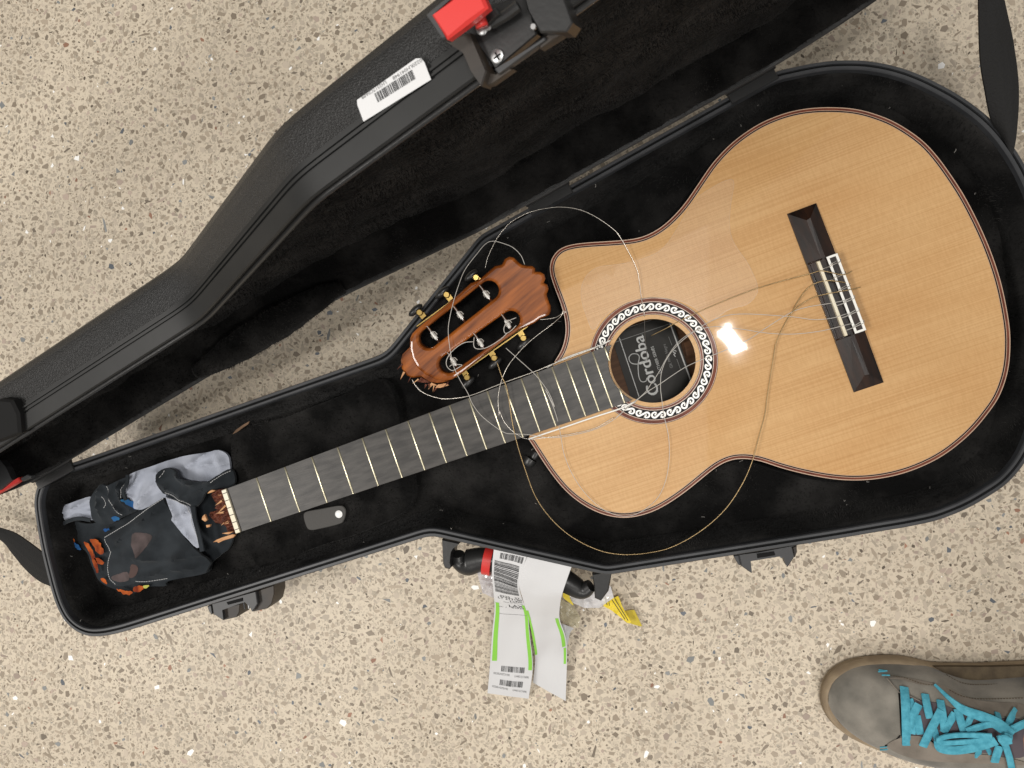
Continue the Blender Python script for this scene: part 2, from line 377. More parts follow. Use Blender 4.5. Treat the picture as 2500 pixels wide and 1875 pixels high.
# ------------------------------------------------------------------ outline of the case (pixel -> rim plane)
ZR = 115.0
case_px = [(86, 1163, 40), (940, 862, 70), (1171, 574, 30), (1893, 171.5, 60), (2010, 149, 120), (2110, 146.5, 120), (2200, 163, 120), (2300, 206, 120),
           (2390, 260, 120), (2480, 362, 120), (2545, 490, 120), (2575, 640, 120), (2580, 800, 120), (2562, 950, 120), (2530, 1070, 120), (2470, 1178, 120),
           (2390, 1228, 120), (2290, 1275, 120), (2148, 1299, 100), (1481, 1404, 30), (1052, 1307, 45), (186, 1571, 48), (112, 1410, 60), (86, 1265, 60)]
def _poly():
    c = lambda L: [at(x, y, ZR)[:2] for x, y in L]
    f = fillet([tuple(p) + (r,) for p, r in zip(c([(86, 1163), (940, 862), (1171, 574), (1893, 171.5), (1893, 300), (1893, 900)]), (1, 36, 16, 1, 1, 1))])
    top = f[9:27]                                              # waist and shoulder of the hinge side
    endr = catmull(c([(1830, 206), (1893, 174), (1925, 166), (1966, 157), (2007, 150), (2047, 146.5), (2108, 147), (2170, 156.5), (2231, 175), (2292, 203), (2353, 238), (2422, 292), (2479, 362), (2524, 445), (2556, 545), (2574, 660), (2580, 780), (2571, 900), (2547, 1020),
                    (2512, 1115), (2463, 1178), (2413, 1213), (2364, 1241), (2314, 1262), (2281, 1273), (2214, 1287), (2148, 1298), (2049, 1315)]), 5)
    g = fillet([tuple(p) + (r,) for p, r in zip(c([(1900, 300), (1949, 1331.5), (1481, 1404.5), (1052, 1307.5), (237, 1556), (237, 900)]), (1, 1, 22, 30, 1, 1))])
    low = g[18:36]
    endl = catmull(c([(320, 1537.5), (285, 1547), (247, 1554), (212, 1553), (182, 1540), (157, 1517), (139, 1485), (126, 1448), (112, 1395), (98, 1335), (86, 1265), (82, 1227), (86, 1200), (97, 1172), (115, 1153), (140, 1141), (172, 1131), (205, 1120)]), 5)
    return np.vstack([top, endr, low, endl])
OUT = resample(_poly(), 5.0)
for _ in range(2): OUT = (np.roll(OUT, 1, 0) + 4 * OUT + np.roll(OUT, -1, 0)) / 6
if area2(OUT) < 0: OUT = OUT[::-1]
NIN = normals2(OUT)
def ring(d, z): return np.c_[OUT + NIN * d, np.full(len(OUT), z)]

# ------------------------------------------------------------------ terrazzo chips
def make_chips():
    lo = np.array([-1080., -720.]); hi = np.array([640., 720.]); res = 0.8
    occ = np.zeros(((hi - lo) / res).astype(int) + 1, bool)
    base = OUT.copy()
    for _ in range(30): base = (np.roll(base, 1, 0) + 2 * base + np.roll(base, -1, 0)) / 4
    base = inset(base, 18)
    chips = []
    def layer(pitch, r0, r1, frac, slv):
        n = ((hi - lo) / pitch).astype(int); I, J = np.meshgrid(np.arange(n[0]), np.arange(n[1]), indexing='ij')
        P = lo + (np.c_[I.ravel(), J.ravel()] + rng.uniform(0, 1, (I.size, 2))) * pitch
        P = P[rng.random(len(P)) < frac]; P = P[~inside(P, base)]; rng.shuffle(P)
        R = rng.uniform(0, 1, len(P)) ** 1.6 * (r1 - r0) + r0
        el = np.where(rng.random(len(P)) < slv, rng.uniform(2.2, 5.0, len(P)), rng.uniform(1.0, 1.75, len(P)))
        an = rng.uniform(0, math.pi, len(P))
        for p, r, e, a in zip(P, R, el, an):
            ca, sa = math.cos(a), math.sin(a); se = math.sqrt(e)
            ts = (-.5, .5)
            q = [((p[0] + ca * r * se * t - lo[0]) / res, (p[1] + sa * r * se * t - lo[1]) / res) for t in ts]
            if any(occ[min(max(int(x), 0), occ.shape[0] - 1), min(max(int(y), 0), occ.shape[1] - 1)] for x, y in q): continue
            k = max(0, int(r / se / res + .2))
            for t in np.linspace(-1, 1, max(3, int(se * 3))):
                x = int((p[0] + ca * r * se * t - lo[0]) / res); y = int((p[1] + sa * r * se * t - lo[1]) / res)
                occ[max(0, x - k):x + k + 1, max(0, y - k):y + k + 1] = True
            chips.append((p[0], p[1], r, se, ca, sa))
    layer(12.0, 2.9, 4.7, .72, .10)
    layer(6.0, 1.8, 2.9, .98, .20)
    layer(3.6, 1.0, 1.8, 1, .4)
    layer(2.6, 0.45, .9, .9, .55)
    return chips
chips = make_chips()
def chip_poly(c):
    x, y, r, se, ca, sa = c; n = random.choice((3, 4, 4, 5, 5, 6))
    a0 = random.random() * 6.283; out = []
    for k in range(n):
        t = a0 + (k + random.uniform(-.32, .32)) * 6.283 / n; rr = r * random.uniform(.8, 1.2)
        u, v = math.cos(t) * rr * se, math.sin(t) * rr / se
        out.append((x + u * ca - v * sa, y + u * sa + v * ca))
    return out
def chip_col(r):
    q = random.random(); v = random.uniform(.75, 1.15)
    if q < .26: c = (0.49, 0.42, 0.335)
    elif q < .66: c = (0.385, 0.32, 0.245)
    elif q < .84: c = (0.30, 0.247, 0.187)
    elif q < .90: c = (0.43, 0.345, 0.285)
    elif q < .945: c = (0.13, 0.105, 0.08) if r < 2.2 else (0.24, 0.20, 0.155)
    elif q < .962: c = (0.25, 0.255, 0.25)
    elif q < .970: c = (0.15, 0.165, 0.185)
    elif q < .977: c = (0.34, 0.19, 0.13)
    elif q < .991: c = (0.55, 0.47, 0.375)
    else: c = (0.95, 0.94, 0.91); v = 1
    return tuple(k * v for k in c)
zc = pj(np.array([(c[0], c[1], 0) for c in chips]))
vis = (zc[:, 0] > 10) & (zc[:, 0] < 2490) & (zc[:, 1] > 10) & (zc[:, 1] < 1865)
base_hid = pj(ring(0, ZR)); hid = inside(zc, base_hid); vis &= ~hid
size = np.array([c[2] for c in chips]) * vis
big = set(np.argsort(-size)[:300].tolist())
BV, BF, BC = [], [], []
for i, c in enumerate(chips):
    P = chip_poly(c); col = chip_col(c[2]); z = random.uniform(.12, .30)
    if i in big:
        o = obj('terrazzo_chip', *prism([(p[0], p[1], 0.02) for p in P], (0, 0, z)), M_chip, floor)
        a = o.data.color_attributes.new('chip', 'FLOAT_COLOR', 'POINT')
        a.data.foreach_set('color', np.tile((*col, 1), len(o.data.vertices)).astype(np.float32))
    else:
        k = len(BV); BV += [(p[0] * MM, p[1] * MM, z * MM) for p in P]; BF.append(tuple(range(k, k + len(P)))); BC += [(*col, 1)] * len(P)
me = bpy.data.meshes.new('terrazzo_aggregate'); me.from_pydata(BV, [], BF); me.materials.append(M_chip)
a = me.color_attributes.new('chip', 'FLOAT_COLOR', 'POINT'); a.data.foreach_set('color', np.array(BC, np.float32).ravel())
agg = bpy.data.objects.new('terrazzo_aggregate', me); COL.objects.link(agg); agg.parent = floor; tag(agg, kind='stuff')

# ================================================================== GUITAR CASE
case = empty('guitar_case', (*OUT.mean(0), 0))
tag(case, 'open black hard-shell guitar case with plush lining lying on the terrazzo floor', 'guitar case')
PILE = []                                   # surfaces that get fibres
def case_part(name, vf, m, **k): return obj(name, vf[0], vf[1], m, case, **k)
case_part('base_shell', loft([ring(3.5, ZR - 6), ring(2, ZR - 24), ring(5, ZR - 26), ring(9, 30), ring(14, 12), ring(24, 2), ring(34, 0.6)], cap1=True), M_shell, auto=0.6)
rimprof = [(3.4, -8), (0.6, -8), (0, -7), (0, -1.0), (0.8, 0), (3.4, 0), (3.9, -3), (5.0, -3), (5.4, -0.6), (6.2, 0.8), (8.2, 0.8), (9.2, -0.4), (9.6, -4), (10.6, -12), (8.2, -12)]
case_part('base_rim', loft([ring(d, ZR + z) for d, z in rimprof] + [ring(rimprof[0][0], ZR + rimprof[0][1])]), M_rim, auto=0.5)
case_part('rim_groove', loft([ring(3.6, ZR - 2.4), ring(5.3, ZR - 2.4)]), M_gap)

# guitar outline is needed to cut the cradle
G_PX = [(1353.8, 883), (1369.6, 857.6), (1379, 829), (1381.6, 800.6), (1377.5, 769), (1366.5, 734), (1352, 696), (1342.7, 664.6), (1344.3, 639.2), (1353.8, 620.3),
        (1369.6, 606), (1397, 597), (1433, 592.5), (1480, 589.5), (1526.6, 586), (1564.6, 579.5), (1598, 565), (1631, 541), (1669, 500.5), (1705.8, 447.6),
        (1738, 401), (1775, 360), (1811.6, 329.6), (1852, 303.5), (1893, 284.8), (1937.7, 271), (1986.5, 263.7), (2039.4, 262.4), (2088, 266.5), (2131, 277),
        (2177.8, 295), (2222.5, 321.4), (2259, 349.9), (2291.7, 386.5), (2324, 431.3), (2352.7, 476), (2381, 529), (2405.6, 581.8), (2426, 634), (2444, 692),
        (2457, 752), (2465, 806), (2466, 850), (2462.5, 893), (2453, 933), (2436.7, 972.6), (2413.5, 1006.5), (2382, 1045), (2345, 1080), (2299, 1114), (2247.8, 1140),
        (2198, 1157.5), (2148, 1168), (2098.6, 1172.5), (2048.9, 1171), (1999, 1164), (1949, 1153.5), (1899.7, 1140), (1864.6, 1128), (1833, 1121), (1801, 1120),
        (1776, 1126), (1750.6, 1139), (1722, 1161), (1690.5, 1187), (1658.9, 1211), (1627, 1231.7), (1595.6, 1248), (1557.6, 1260), (1522.8, 1264), (1484.8, 1259),
        (1446.8, 1245), (1408.9, 1222), (1377, 1193.7), (1348.7, 1159.5), (1326.6, 1127.5), (1307.6, 1098), (1290, 1071)]
gl = catmull([gat(x, y, 0)[:2] for x, y in G_PX], 5)
gl = resample(gl, 3.0, closed=False)
for _ in range(3): gl[1:-1] = (gl[:-2] + 2 * gl[1:-1] + gl[2:]) / 4
BODY = gl[::-1] if area2(gl) < 0 else gl                     # ccw, guitar frame
nB = len(BODY)
bodyw = g2w(np.c_[BODY, np.zeros(nB)])[:, :2]
cr = inset(bodyw, -7)                                       # cradle opening

def fz(amp, sc, z0, seed=0):
    return lambda x, y: z0 + amp * noise.noise(Vector((x / sc, y / sc, seed))) + amp * .5 * noise.noise(Vector((x / sc * 2.7, y / sc * 2.7, seed + 5)))
lin = [ring(8.6, ZR - 7), ring(11, ZR - 6), ring(14, ZR - 12), ring(17, ZR - 24), ring(21, ZR - 38), ring(25, ZR - 52)]
v, f = loft(lin); v = [(p[0] + 1.2 * noise.noise(Vector(p) / 9), p[1] + 1.2 * noise.noise(Vector(p) / 9 + Vector((9, 0, 0))), p[2]) for p in v]
wl = case_part('base_lining_wall', (v, f), M_plush, smooth=True); PILE.append((v, f))
bed = fill(inset(OUT, 22), 9, fz(4, 45, ZR - 42), [cr])
case_part('base_lining_bed', bed, M_plush, smooth=True); PILE.append(bed)
crl = loft([np.c_[cr, np.full(nB, z)] for z in (ZR - 40, ZR - 60, 16)])
case_part('cradle_wall', crl, M_plush, smooth=True)
case_part('cradle_floor', ([(p[0], p[1], 15) for p in cr], [tuple(range(nB))]), M_plush)
# padded pocket lid under the neck, with its pull tab and snap
pk = [tuple(at(x, y, 86)[:2]) for x, y in ((566, 1072), (700, 1018), (830, 968), (940, 930), (985, 1090), (1005, 1225), (905, 1290), (760, 1340), (632, 1388), (598, 1250))]
pkl = resample(catmull(pk, 6, True), 8)
if area2(pkl) < 0: pkl = pkl[::-1]
pkf = fill(pkl, 8, lambda x, y: 84.5 + 2.5 * noise.noise(Vector((x / 30, y / 30, 3))))
pks = loft([np.c_[inset(pkl, -3), np.full(len(pkl), 66)], np.c_[pkl, [84.5 + 2.5 * noise.noise(Vector((x / 30, y / 30, 3))) for x, y in pkl]]])
pv = join(pkf, pks); pocket = case_part('pocket_lid', pv, M_plush, smooth=True); PILE.append(pv)
tabp = catmull([at(*q, 88) for q in zm(400, 1100, .22604, [(1515, 700), (1550, 655), (1700, 625), (1890, 592), (1950, 605), (1972, 660), (1950, 750), (1900, 790), (1700, 840), (1590, 855), (1545, 815)])], 5, True)
obj('pull_tab', *bevprism(tabp, (0, 0, 2.2), 0.8), mat('grey_leather', (0.075, 0.072, 0.068), 0.7, 0.3, bump=0.2, bscale=400), case, auto=0.5)
obj('snap_stud', *disc(at(*zm(400, 1100, .22604, [(1893, 685)])[0], 90.2), (0, 0, 1), 4.2, 1.6), mat('white_snap', (0.85, 0.85, 0.84), 0.3, 0.5), case, auto=0.6)

# ------------------------------------------------------------------ lid: same outline, swung up about the hinge line
TH = math.radians(84.5)
HA, HB = at(1394, 449.6, ZR), at(1773, 238, ZR)
HK = (HB - HA) / np.linalg.norm(HB - HA)
_pn = np.array([-HK[1], HK[0], 0.0])
if _pn @ (at(1100, 1000, ZR) - HA) > 0: _pn = -_pn           # away from the base
HA = HA + _pn * 4.0 + np.array([0, 0, 3.0])
def rotk(v, th): return v * math.cos(th) + np.cross(HK, v) * math.sin(th) + np.outer(v @ HK, HK) * (1 - math.cos(th))
SG = 1 if rotk((at(1057, 1307, ZR) - HA)[None], TH)[0][2] > 0 else -1
def lid(P): P = np.atleast_2d(np.asarray(P, float)); return HA + rotk(P - HA, SG * TH)
def lidd(v): return rotk(np.asarray(v, float)[None], SG * TH)[0]
Z0 = ZR + 2.0
OUTL = OUT.copy()
for _ in range(7): OUTL = (np.roll(OUTL, 1, 0) + 2 * OUTL + np.roll(OUTL, -1, 0)) / 4
NINL = normals2(OUTL)
def lring(d, z): return lid(np.c_[OUTL + NINL * d, np.full(len(OUTL), Z0 + z)])
case_part('lid_trim', loft([lring(d, z) for d, z in ((5.5, 3), (4.2, 0.5), (1.2, 0), (0.2, 1), (0.2, 12), (1.8, 12.4), (1.8, 13.2), (0.3, 13.6), (0.3, 14.8), (1.8, 15.2), (1.8, 16), (0.4, 16.4), (0.4, 17.6), (2.2, 18), (2.2, 20), (4.5, 20))]), M_smooth, auto=0.5)
case_part('lid_lip', loft([lring(d, z) for d, z in ((5.2, 2.6), (5.2, -1.2), (6.0, -2.2), (7.2, -2.2), (8, -1.0), (8, 6))]), M_black, auto=0.5)
case_part('lid_shell', loft([lring(3.2, 18), lring(3.4, 34), lring(5, 41), lring(9, 46.5), lring(15, 49.5), lring(24, 50)], cap1=True), M_shell, auto=0.7)
ll = [lring(7, 2), lring(10, 1.5), lring(13, 6), lring(15, 20), lring(18, 33), lring(20, 44)]
v, f = loft(ll); v = [tuple(np.array(p) + 1.5 * np.array(noise.noise_vector(Vector(p) / 10))) for p in v]
case_part('lid_lining_wall', (v, f), M_plush, smooth=True); PILE.append((v, f))
_pr = pj(lring(14, 4)); _ix = [i for i in range(len(OUT)) if 480 < _pr[i, 0] < 850 and _pr[i, 1] > 700 and lring(14, 4)[i, 2] < 260]
_ix.sort(key=lambda i: _pr[i, 0]); PC = lring(15, 6)[_ix]
pd = tube(resample(PC, 4, closed=False), [3 + 13 * math.sin(math.pi * t) ** .6 for t in np.linspace(0.02, .98, len(resample(PC, 4, closed=False)))], 14)
pd = ([tuple(np.array(p) + 1.6 * np.array(noise.noise_vector(Vector(p) / 12))) for p in pd[0]], pd[1])
case_part('lid_pad', pd, M_plush, smooth=True); PILE.append((pd[0], [q for q in pd[1] if len(q) == 4]))
lz = fz(6, 60, Z0 + 37, 11)
lp = fill(inset(OUT, 18.5), 10, lambda x, y: min(lz(x, y), Z0 + 44)); lp = ([tuple(q) for q in lid(lp[0])], lp[1])
case_part('lid_lining_panel', lp, M_plush, smooth=True); PILE.append(lp)

# plush fibres: a mass nobody could count
def fibres(n, length):
    tris = []; 
    for v, f in PILE:
        V = np.array(v)
        for q in f:
            tris.append((V[q[0]], V[q[1]], V[q[2]]))
            if len(q) == 4: tris.append((V[q[0]], V[q[2]], V[q[3]]))
    T = np.array(tris); nrm = np.cross(T[:, 1] - T[:, 0], T[:, 2] - T[:, 0]); A = np.linalg.norm(nrm, axis=1); nrm /= A[:, None] + 1e-9
    idx = rng.choice(len(T), n, p=A / A.sum()); r1, r2 = np.sqrt(rng.random((n, 1))), rng.random((n, 1))
    P = T[idx, 0] * (1 - r1) + T[idx, 1] * r1 * (1 - r2) + T[idx, 2] * r1 * r2
    N = nrm[idx]; c = CAM - P; N = np.where((N * c).sum(1)[:, None] < 0, -N, N)
    sw = np.array([noise.noise_vector(Vector(p) / 35) for p in P]) * 1.3
    D = N + sw + rng.normal(0, .35, (n, 3)); D /= np.linalg.norm(D, axis=1)[:, None]
    Ld = rng.uniform(.6, 1.2, (n, 1)) * length
    s = np.cross(D, rng.normal(0, 1, (n, 3))); s /= np.linalg.norm(s, axis=1)[:, None]; s *= .28
    V = np.stack([P - s, P + s, P + D * Ld], 1).reshape(-1, 3)
    return V.tolist(), [(3 * i, 3 * i + 1, 3 * i + 2) for i in range(n)]
pile = case_part('plush_pile', fibres(150000, 3.4), M_pile); tag(pile, kind='stuff')

lt = []
for i in range(70):
    v, f = PILE[i % 2]; p = np.array(v[rng.integers(len(v))]) + np.array([0, 0, 2.5]); a = rng.uniform(0, 6.28); L = rng.uniform(.8, 4)
    d = np.array([math.cos(a), math.sin(a), 0]) * L
    lt.append(tube(catmull([p, p + d * .5 + rng.normal(0, .5, 3), p + d], 3), rng.uniform(.10, .22), 5))
lint = case_part('lint', join(*lt), mat('lint', (.45, .43, .40), .9, .1)); tag(lint, kind='stuff')

# ------------------------------------------------------------------ hinges
def hinge(x0, y0, x1, y1):
    a, b = at(x0, y0, ZR), at(x1, y1, ZR); a = HA + HK * ((a - HA) @ HK); b = HA + HK * ((b - HA) @ HK)
    h = case_part('hinge', tube([a, b], 3.6, 12), M_black, auto=0.6)
    c = (a + b) / 2; L = np.linalg.norm(b - a); inw = -_pn
    obj('hinge_leaf', *box(c + inw * 6 + np.array([0, 0, -3]), HK, inw, (0, 0, 1), L * .96, 14, -1, 2.2, .8), M_black, h)
    lv = lidd(inw); ln = lidd((0, 0, 1))
    obj('hinge_leaf', *box(c + lv * 6 , HK, lv, ln, L * .96, 14, -1, 2.2, .8), M_black, h)
hinge(1287, 508, 1391, 448); hinge(1774, 238, 1893, 171)
hinge(80, 1165, 172, 1115)

# ------------------------------------------------------------------ latch on the lid wall
sP, lP = lid(at(1482, 1402, ZR))[0], lid(at(1900, 1342, ZR))[0]
LU = (lP - sP) / np.linalg.norm(lP - sP); LV = lidd((0, 0, 1.0)); LN = np.cross(LU, LV); LN = LN if LN[2] > 0 else -LN
def lpx(pts, h): return [atp(x, y, sP + LN * h, LN) for x, y in zm(1000, 0, .19892, pts)]
def lprism(pts, h0, h1, b=0.8): 
    P = lpx(pts, h1); return bevprism([p - LN * (h1 - h0) for p in P], LN * (h1 - h0), b)
latch = case_part('latch', lprism([(730, 400), (1000, 60), (1440, -60), (1560, 420), (1050, 850)], -4, 2), M_black, auto=0.6)
obj('latch_arm', *lprism([(430, 500), (650, 420), (740, 400), (940, 880), (880, 1062), (760, 900), (640, 640)], -4, 8), M_warm, latch, auto=0.6)
obj('latch_arm', *lprism([(1380, -150), (1850, -150), (2000, 280), (1930, 390), (1680, 400), (1600, 400), (1450, 130)], -4, 10), M_black, latch, auto=0.6)
obj('latch_foot', *lprism([(880, 1060), (940, 880), (1050, 900), (1215, 815), (1265, 850), (1000, 1040)], -4, 2), M_warm, latch, auto=0.6)
obj('latch_foot', *lprism([(1600, 600), (1570, 545), (1660, 470), (1690, 385), (1800, 340), (1900, 345), (1925, 395), (1760, 500)], -4, 3), M_warm, latch, auto=0.6)
obj('latch_lip', *lprism([(1040, 850), (1300, 690), (1570, 520), (1660, 455), (1672, 485), (1400, 690), (1085, 910)], 0, 5, .6), M_dgrey, latch, auto=0.6)
lev = obj('latch_lever', *lprism([(255, 185), (480, 0), (640, -130), (860, -130), (955, 90), (700, 300), (450, 485)], 22, 28, 1.5), M_red, latch, auto=0.6)
obj('lever_edge', *lprism([(195, 185), (250, 130), (640, -180), (655, -150), (300, 150), (272, 200), (440, 470), (400, 485)], 19, 27, .8), M_dgrey, latch, auto=0.6)
obj('latch_block', *lprism([(900, 190), (1050, 90), (1100, 170), (960, 300)], 2, 14), M_black, latch, auto=0.6)
obj('latch_rod', *tube(lpx([(1000, 290), (1180, 190), (1340, 70)], 9), 2.6, 10), M_black, latch, auto=0.6)
obj('lever_pin', *tube(lpx([(860, 230), (890, 330)], 16), 3.0, 10), M_red, latch, auto=0.6)
for q, r, h in (((1075, 690), 8.5, 2), ((895, 360), 7, 9), ((970, 335), 4, 10), ((1525, 330), 4, 4)):
    c = lpx([q], h)[0]; sc = obj('screw', *disc(c, LN, r * .40, 1.2, 16), M_screw, latch, auto=0.6)
c = lpx([(1075, 690)], 3.25)[0]
for u, v in ((LU, LV), (LV, LU)): obj('screw_slot', *box(c, u, v, LN, 4.2, .8, 0, .12), M_gap, latch)

# latch housing and hanging arm at the head end of the lid
def wpl(pts, h, o=(0, 0), f=1): return [atp(x, y, sP + LN * h, LN) for x, y in pts]
wP, eP = lid(at(1057, 1307, ZR))[0], lid(at(237, 1556, ZR))[0]
NU = (wP - eP) / np.linalg.norm(wP - eP); NN = np.cross(NU, LV); NN = NN if NN[2] > 0 else -NN
def npx(pts, h): return [atp(x, y, wP + NN * h, NN) for x, y in pts]
hl = case_part('latch_housing', bevprism([p - NN * 11 for p in npx([(-70, 1000), (0, 974), (28, 978), (44, 1010), (48, 1058), (0, 1078), (-60, 1100)], 7)], NN * 11, 2), mat('matt_black', (0.007, 0.007, 0.007), 0.75, 0.2), auto=0.6)
arm = case_part('latch_arm', prism([at(x, y, 196) for x, y in ((-60, 1110), (0, 1124), (14, 1140), (29, 1172), (0, 1196), (-60, 1220))], (0, 0, -8)), M_dgrey)
obj('arm_tip', *bevprism([at(x, y, 186) for x, y in ((-70, 1230), (0, 1194), (32, 1178), (56, 1164), (60, 1172), (38, 1186), (0, 1207), (-70, 1246))], (0, 0, 6), 1), M_red, arm)
obj('arm_pivot', *bevprism([at(x, y, 186) for x, y in ((60, 1166), (78, 1156), (86, 1160), (84, 1166), (64, 1174))], (0, 0, 6), 1), M_dgrey, arm)

# ------------------------------------------------------------------ serial sticker on the lid wall
sp = lpx([(0, 0)], 0)
kx = lambda pts, h: [atp(x, y, sP + LN * h, LN) for x, y in zm(800, 0, .40687, pts)]
n1P = sP
FU = (sP - wP) / np.linalg.norm(sP - wP)
q = kx([(178, 600), (215, 575), (530, 352), (562, 350), (582, 375), (622, 478), (217, 730), (180, 630)], 0.2)
stick = case_part('serial_sticker', prism(q, LN * .35), M_paper)
c00, c10, c01 = kx([(217, 730)], .8)[0], kx([(622, 478)], .8)[0], kx([(178, 590)], .8)[0]
ex = (c10 - c00); Lx = np.linalg.norm(ex); ex /= Lx; ey = c01 - c00; ey -= ex * (ey @ ex); Ly = np.linalg.norm(ey); ey /= Ly
print('sticker mm', Lx, Ly)
def bars(O, ux, uy, wid, hgt, n, seed, name, parent, m=M_ink, fn=None):
    r = random.Random(seed); x = 0; V, Fc = [], []; un = wid / (n * 2.9)
    while x < wid - un:
        b = un * r.choice((1, 1, 1.6, 2.4)); k = len(V)
        V += [O + ux * x, O + ux * (x + b), O + ux * (x + b) + uy * hgt, O + ux * x + uy * hgt]; Fc.append((k, k + 1, k + 2, k + 3)); x += b + un * r.choice((1, 1, 1.7, 2.3))
    return obj(name, V, Fc, m, parent)
bars(c00 + ex * Lx * .27 + ey * Ly * .38, ex, ey, Lx * .56, Ly * .40, 34, 3, 'barcode', stick)
O = c00 + ey * Ly * .96
obj('lettering', *lettering('0220LH041948', c00 + ex * Lx * .985 + ey * Ly * .97, -ex, -ey, Ly * .15, Lx * .42), M_grey_ink, stick)
obj('lettering', *lettering('LH2517C0APR', c00 + ex * Lx * .47 + ey * Ly * .99, -ex, -ey, Ly * .15, Lx * .38), M_grey_ink, stick)

# ------------------------------------------------------------------ catches and handle on the base wall
EU = at(1057, 1307, ZR) - at(237, 1556, ZR); EU /= np.linalg.norm(EU)
def zpr(o, f, pts, z1, z0, b=.8): return bevprism([at(x, y, z1) + np.array([0, 0, z0 - z1]) for x, y in zm(*o, f, pts)], (0, 0, z1 - z0), b)
o1 = (480, 1400); f1 = 240 / 2212
ct = case_part('catch', zpr(o1, f1, [(340, 690), (660, 600), (1060, 480), (1330, 410), (1370, 680), (1260, 860), (1215, 760), (1100, 640), (960, 680), (560, 830), (590, 1055), (380, 920)], 104, 84), M_dgrey, auto=0.6)
obj('catch_lug', *zpr(o1, f1, [(555, 800), (970, 690), (960, 870), (900, 985), (590, 1058)], 98, 70), M_warm, ct, auto=0.6)
obj('catch_lug', *zpr(o1, f1, [(1390, 380), (1735, 270), (1745, 450), (1690, 680), (1590, 790), (1265, 862), (1375, 690)], 98, 70), M_warm, ct, auto=0.6)
obj('catch_side', *zpr(o1, f1, [(235, 740), (320, 715), (350, 900), (330, 930), (275, 860)], 98, 74), M_dgrey, ct, auto=0.6)
obj('catch_slot', *zpr(o1, f1, [(670, 650), (1030, 550), (1035, 625), (700, 710)], 105, 103, .3), M_gap, ct)
obj('catch_pin', *tube([at(*p, 96) for p in zm(*o1, f1, [(1060, 650), (1085, 800)])], 1.0, 8), M_dgrey, ct)
obj('catch_pin', *tube([at(*p, 96) for p in zm(*o1, f1, [(1150, 620), (1180, 790)])], 1.1, 8), M_steel, ct)
o2 = (1750, 1280); f2 = 250 / 2212
ct = case_part('catch', zpr(o2, f2, [(480, 660), (900, 600), (1730, 450), (1625, 480), (1680, 700), (1530, 925), (1455, 720), (1390, 690), (715, 800), (745, 1055), (530, 900)], 104, 84), M_dgrey, auto=0.6)
obj('catch_side', *zpr(o2, f2, [(360, 680), (480, 660), (520, 900), (460, 870)], 98, 74), M_dgrey, ct, auto=0.6)
obj('catch_side', *zpr(o2, f2, [(1640, 490), (1730, 460), (1735, 600), (1690, 720)], 98, 74), M_warm, ct, auto=0.6)
obj('catch_slot', *zpr(o2, f2, [(865, 640), (1240, 590), (1265, 670), (880, 735)], 105, 103, .3), M_gap, ct)
o3 = (1060, 1300); f3 = 300 / 2212
case_part('handle_mount', zpr(o3, f3, [(135, 120), (460, 190), (350, 270), (310, 340), (280, 560), (300, 630), (270, 668), (185, 640), (155, 560), (140, 250)], 92, 62, 1.5), M_black, auto=0.6)
o4 = (1000, 1250); f4 = .30136
case_part('handle_mount', zpr(o4, f4, [(1478, 500), (1640, 480), (1612, 640), (1550, 722), (1500, 700), (1492, 600)], 92, 62, 1.5), M_black, auto=0.6)
hp = catmull([at(x, y, z) for x, y, z in ((1118, 1352, 74), (1122, 1368, 70), (1140, 1373, 68), (1180, 1366, 68), (1240, 1376, 66), (1320, 1398, 66), (1375, 1416, 68), (1420, 1440, 69), (1442, 1430, 72))], 6)
nh = len(hp); hr = [7 + 6 * min(1, 4 * min(i, nh - 1 - i) / nh) + 1.5 * math.exp(-((i - nh * .25) / 4) ** 2) for i in range(nh)]
hd = case_part('handle', tube(hp, hr, 14), M_black, auto=0.7)
obj('handle_band', *tube([at(x, y, 68) for x, y in ((1183, 1366), (1203, 1370))], 16.2, 18), M_red, hd, auto=0.7)

# ------------------------------------------------------------------ carrying straps
def twoedge(A, B, zs, n=7, lift=0.0):
    A = catmull([at(*p, z) for p, z in zip(A, zs)], n); B = catmull([at(*p, z) for p, z in zip(B, zs)], n)
    return A, B
def band(A, B, th, cross=4, bow=0.0):
    rows = []
    for a, b in zip(A, B):
        r = [a + (b - a) * t / cross + np.array([0, 0, bow * math.sin(math.pi * t / cross)]) for t in range(cross + 1)]
        rows.append(r + [p - np.array([0, 0, th]) for p in r[::-1]])
    return loft(rows, True, True, True)
A, B = twoedge([(2388, -120), (2390, 0), (2394, 140), (2406, 220), (2420, 288), (2440, 330)], [(2430, -120), (2453, 0), (2476, 110), (2488, 220), (2482, 330), (2470, 390)], [185, 172, 150, 135, 122, 112])
case_part('strap', band(A, B, 2.5, bow=3), M_web, smooth=False)
A, B = twoedge(zm(0, 1050, .31646, [(-260, 690), (0, 757), (110, 795), (210, 860), (330, 950), (420, 1020)]), zm(0, 1050, .31646, [(-260, 700), (0, 848), (90, 950), (190, 1070), (300, 1165), (420, 1218)]), [30, 40, 50, 62, 80, 96])
case_part('strap', band(A, B, 2.5, bow=3), M_web)

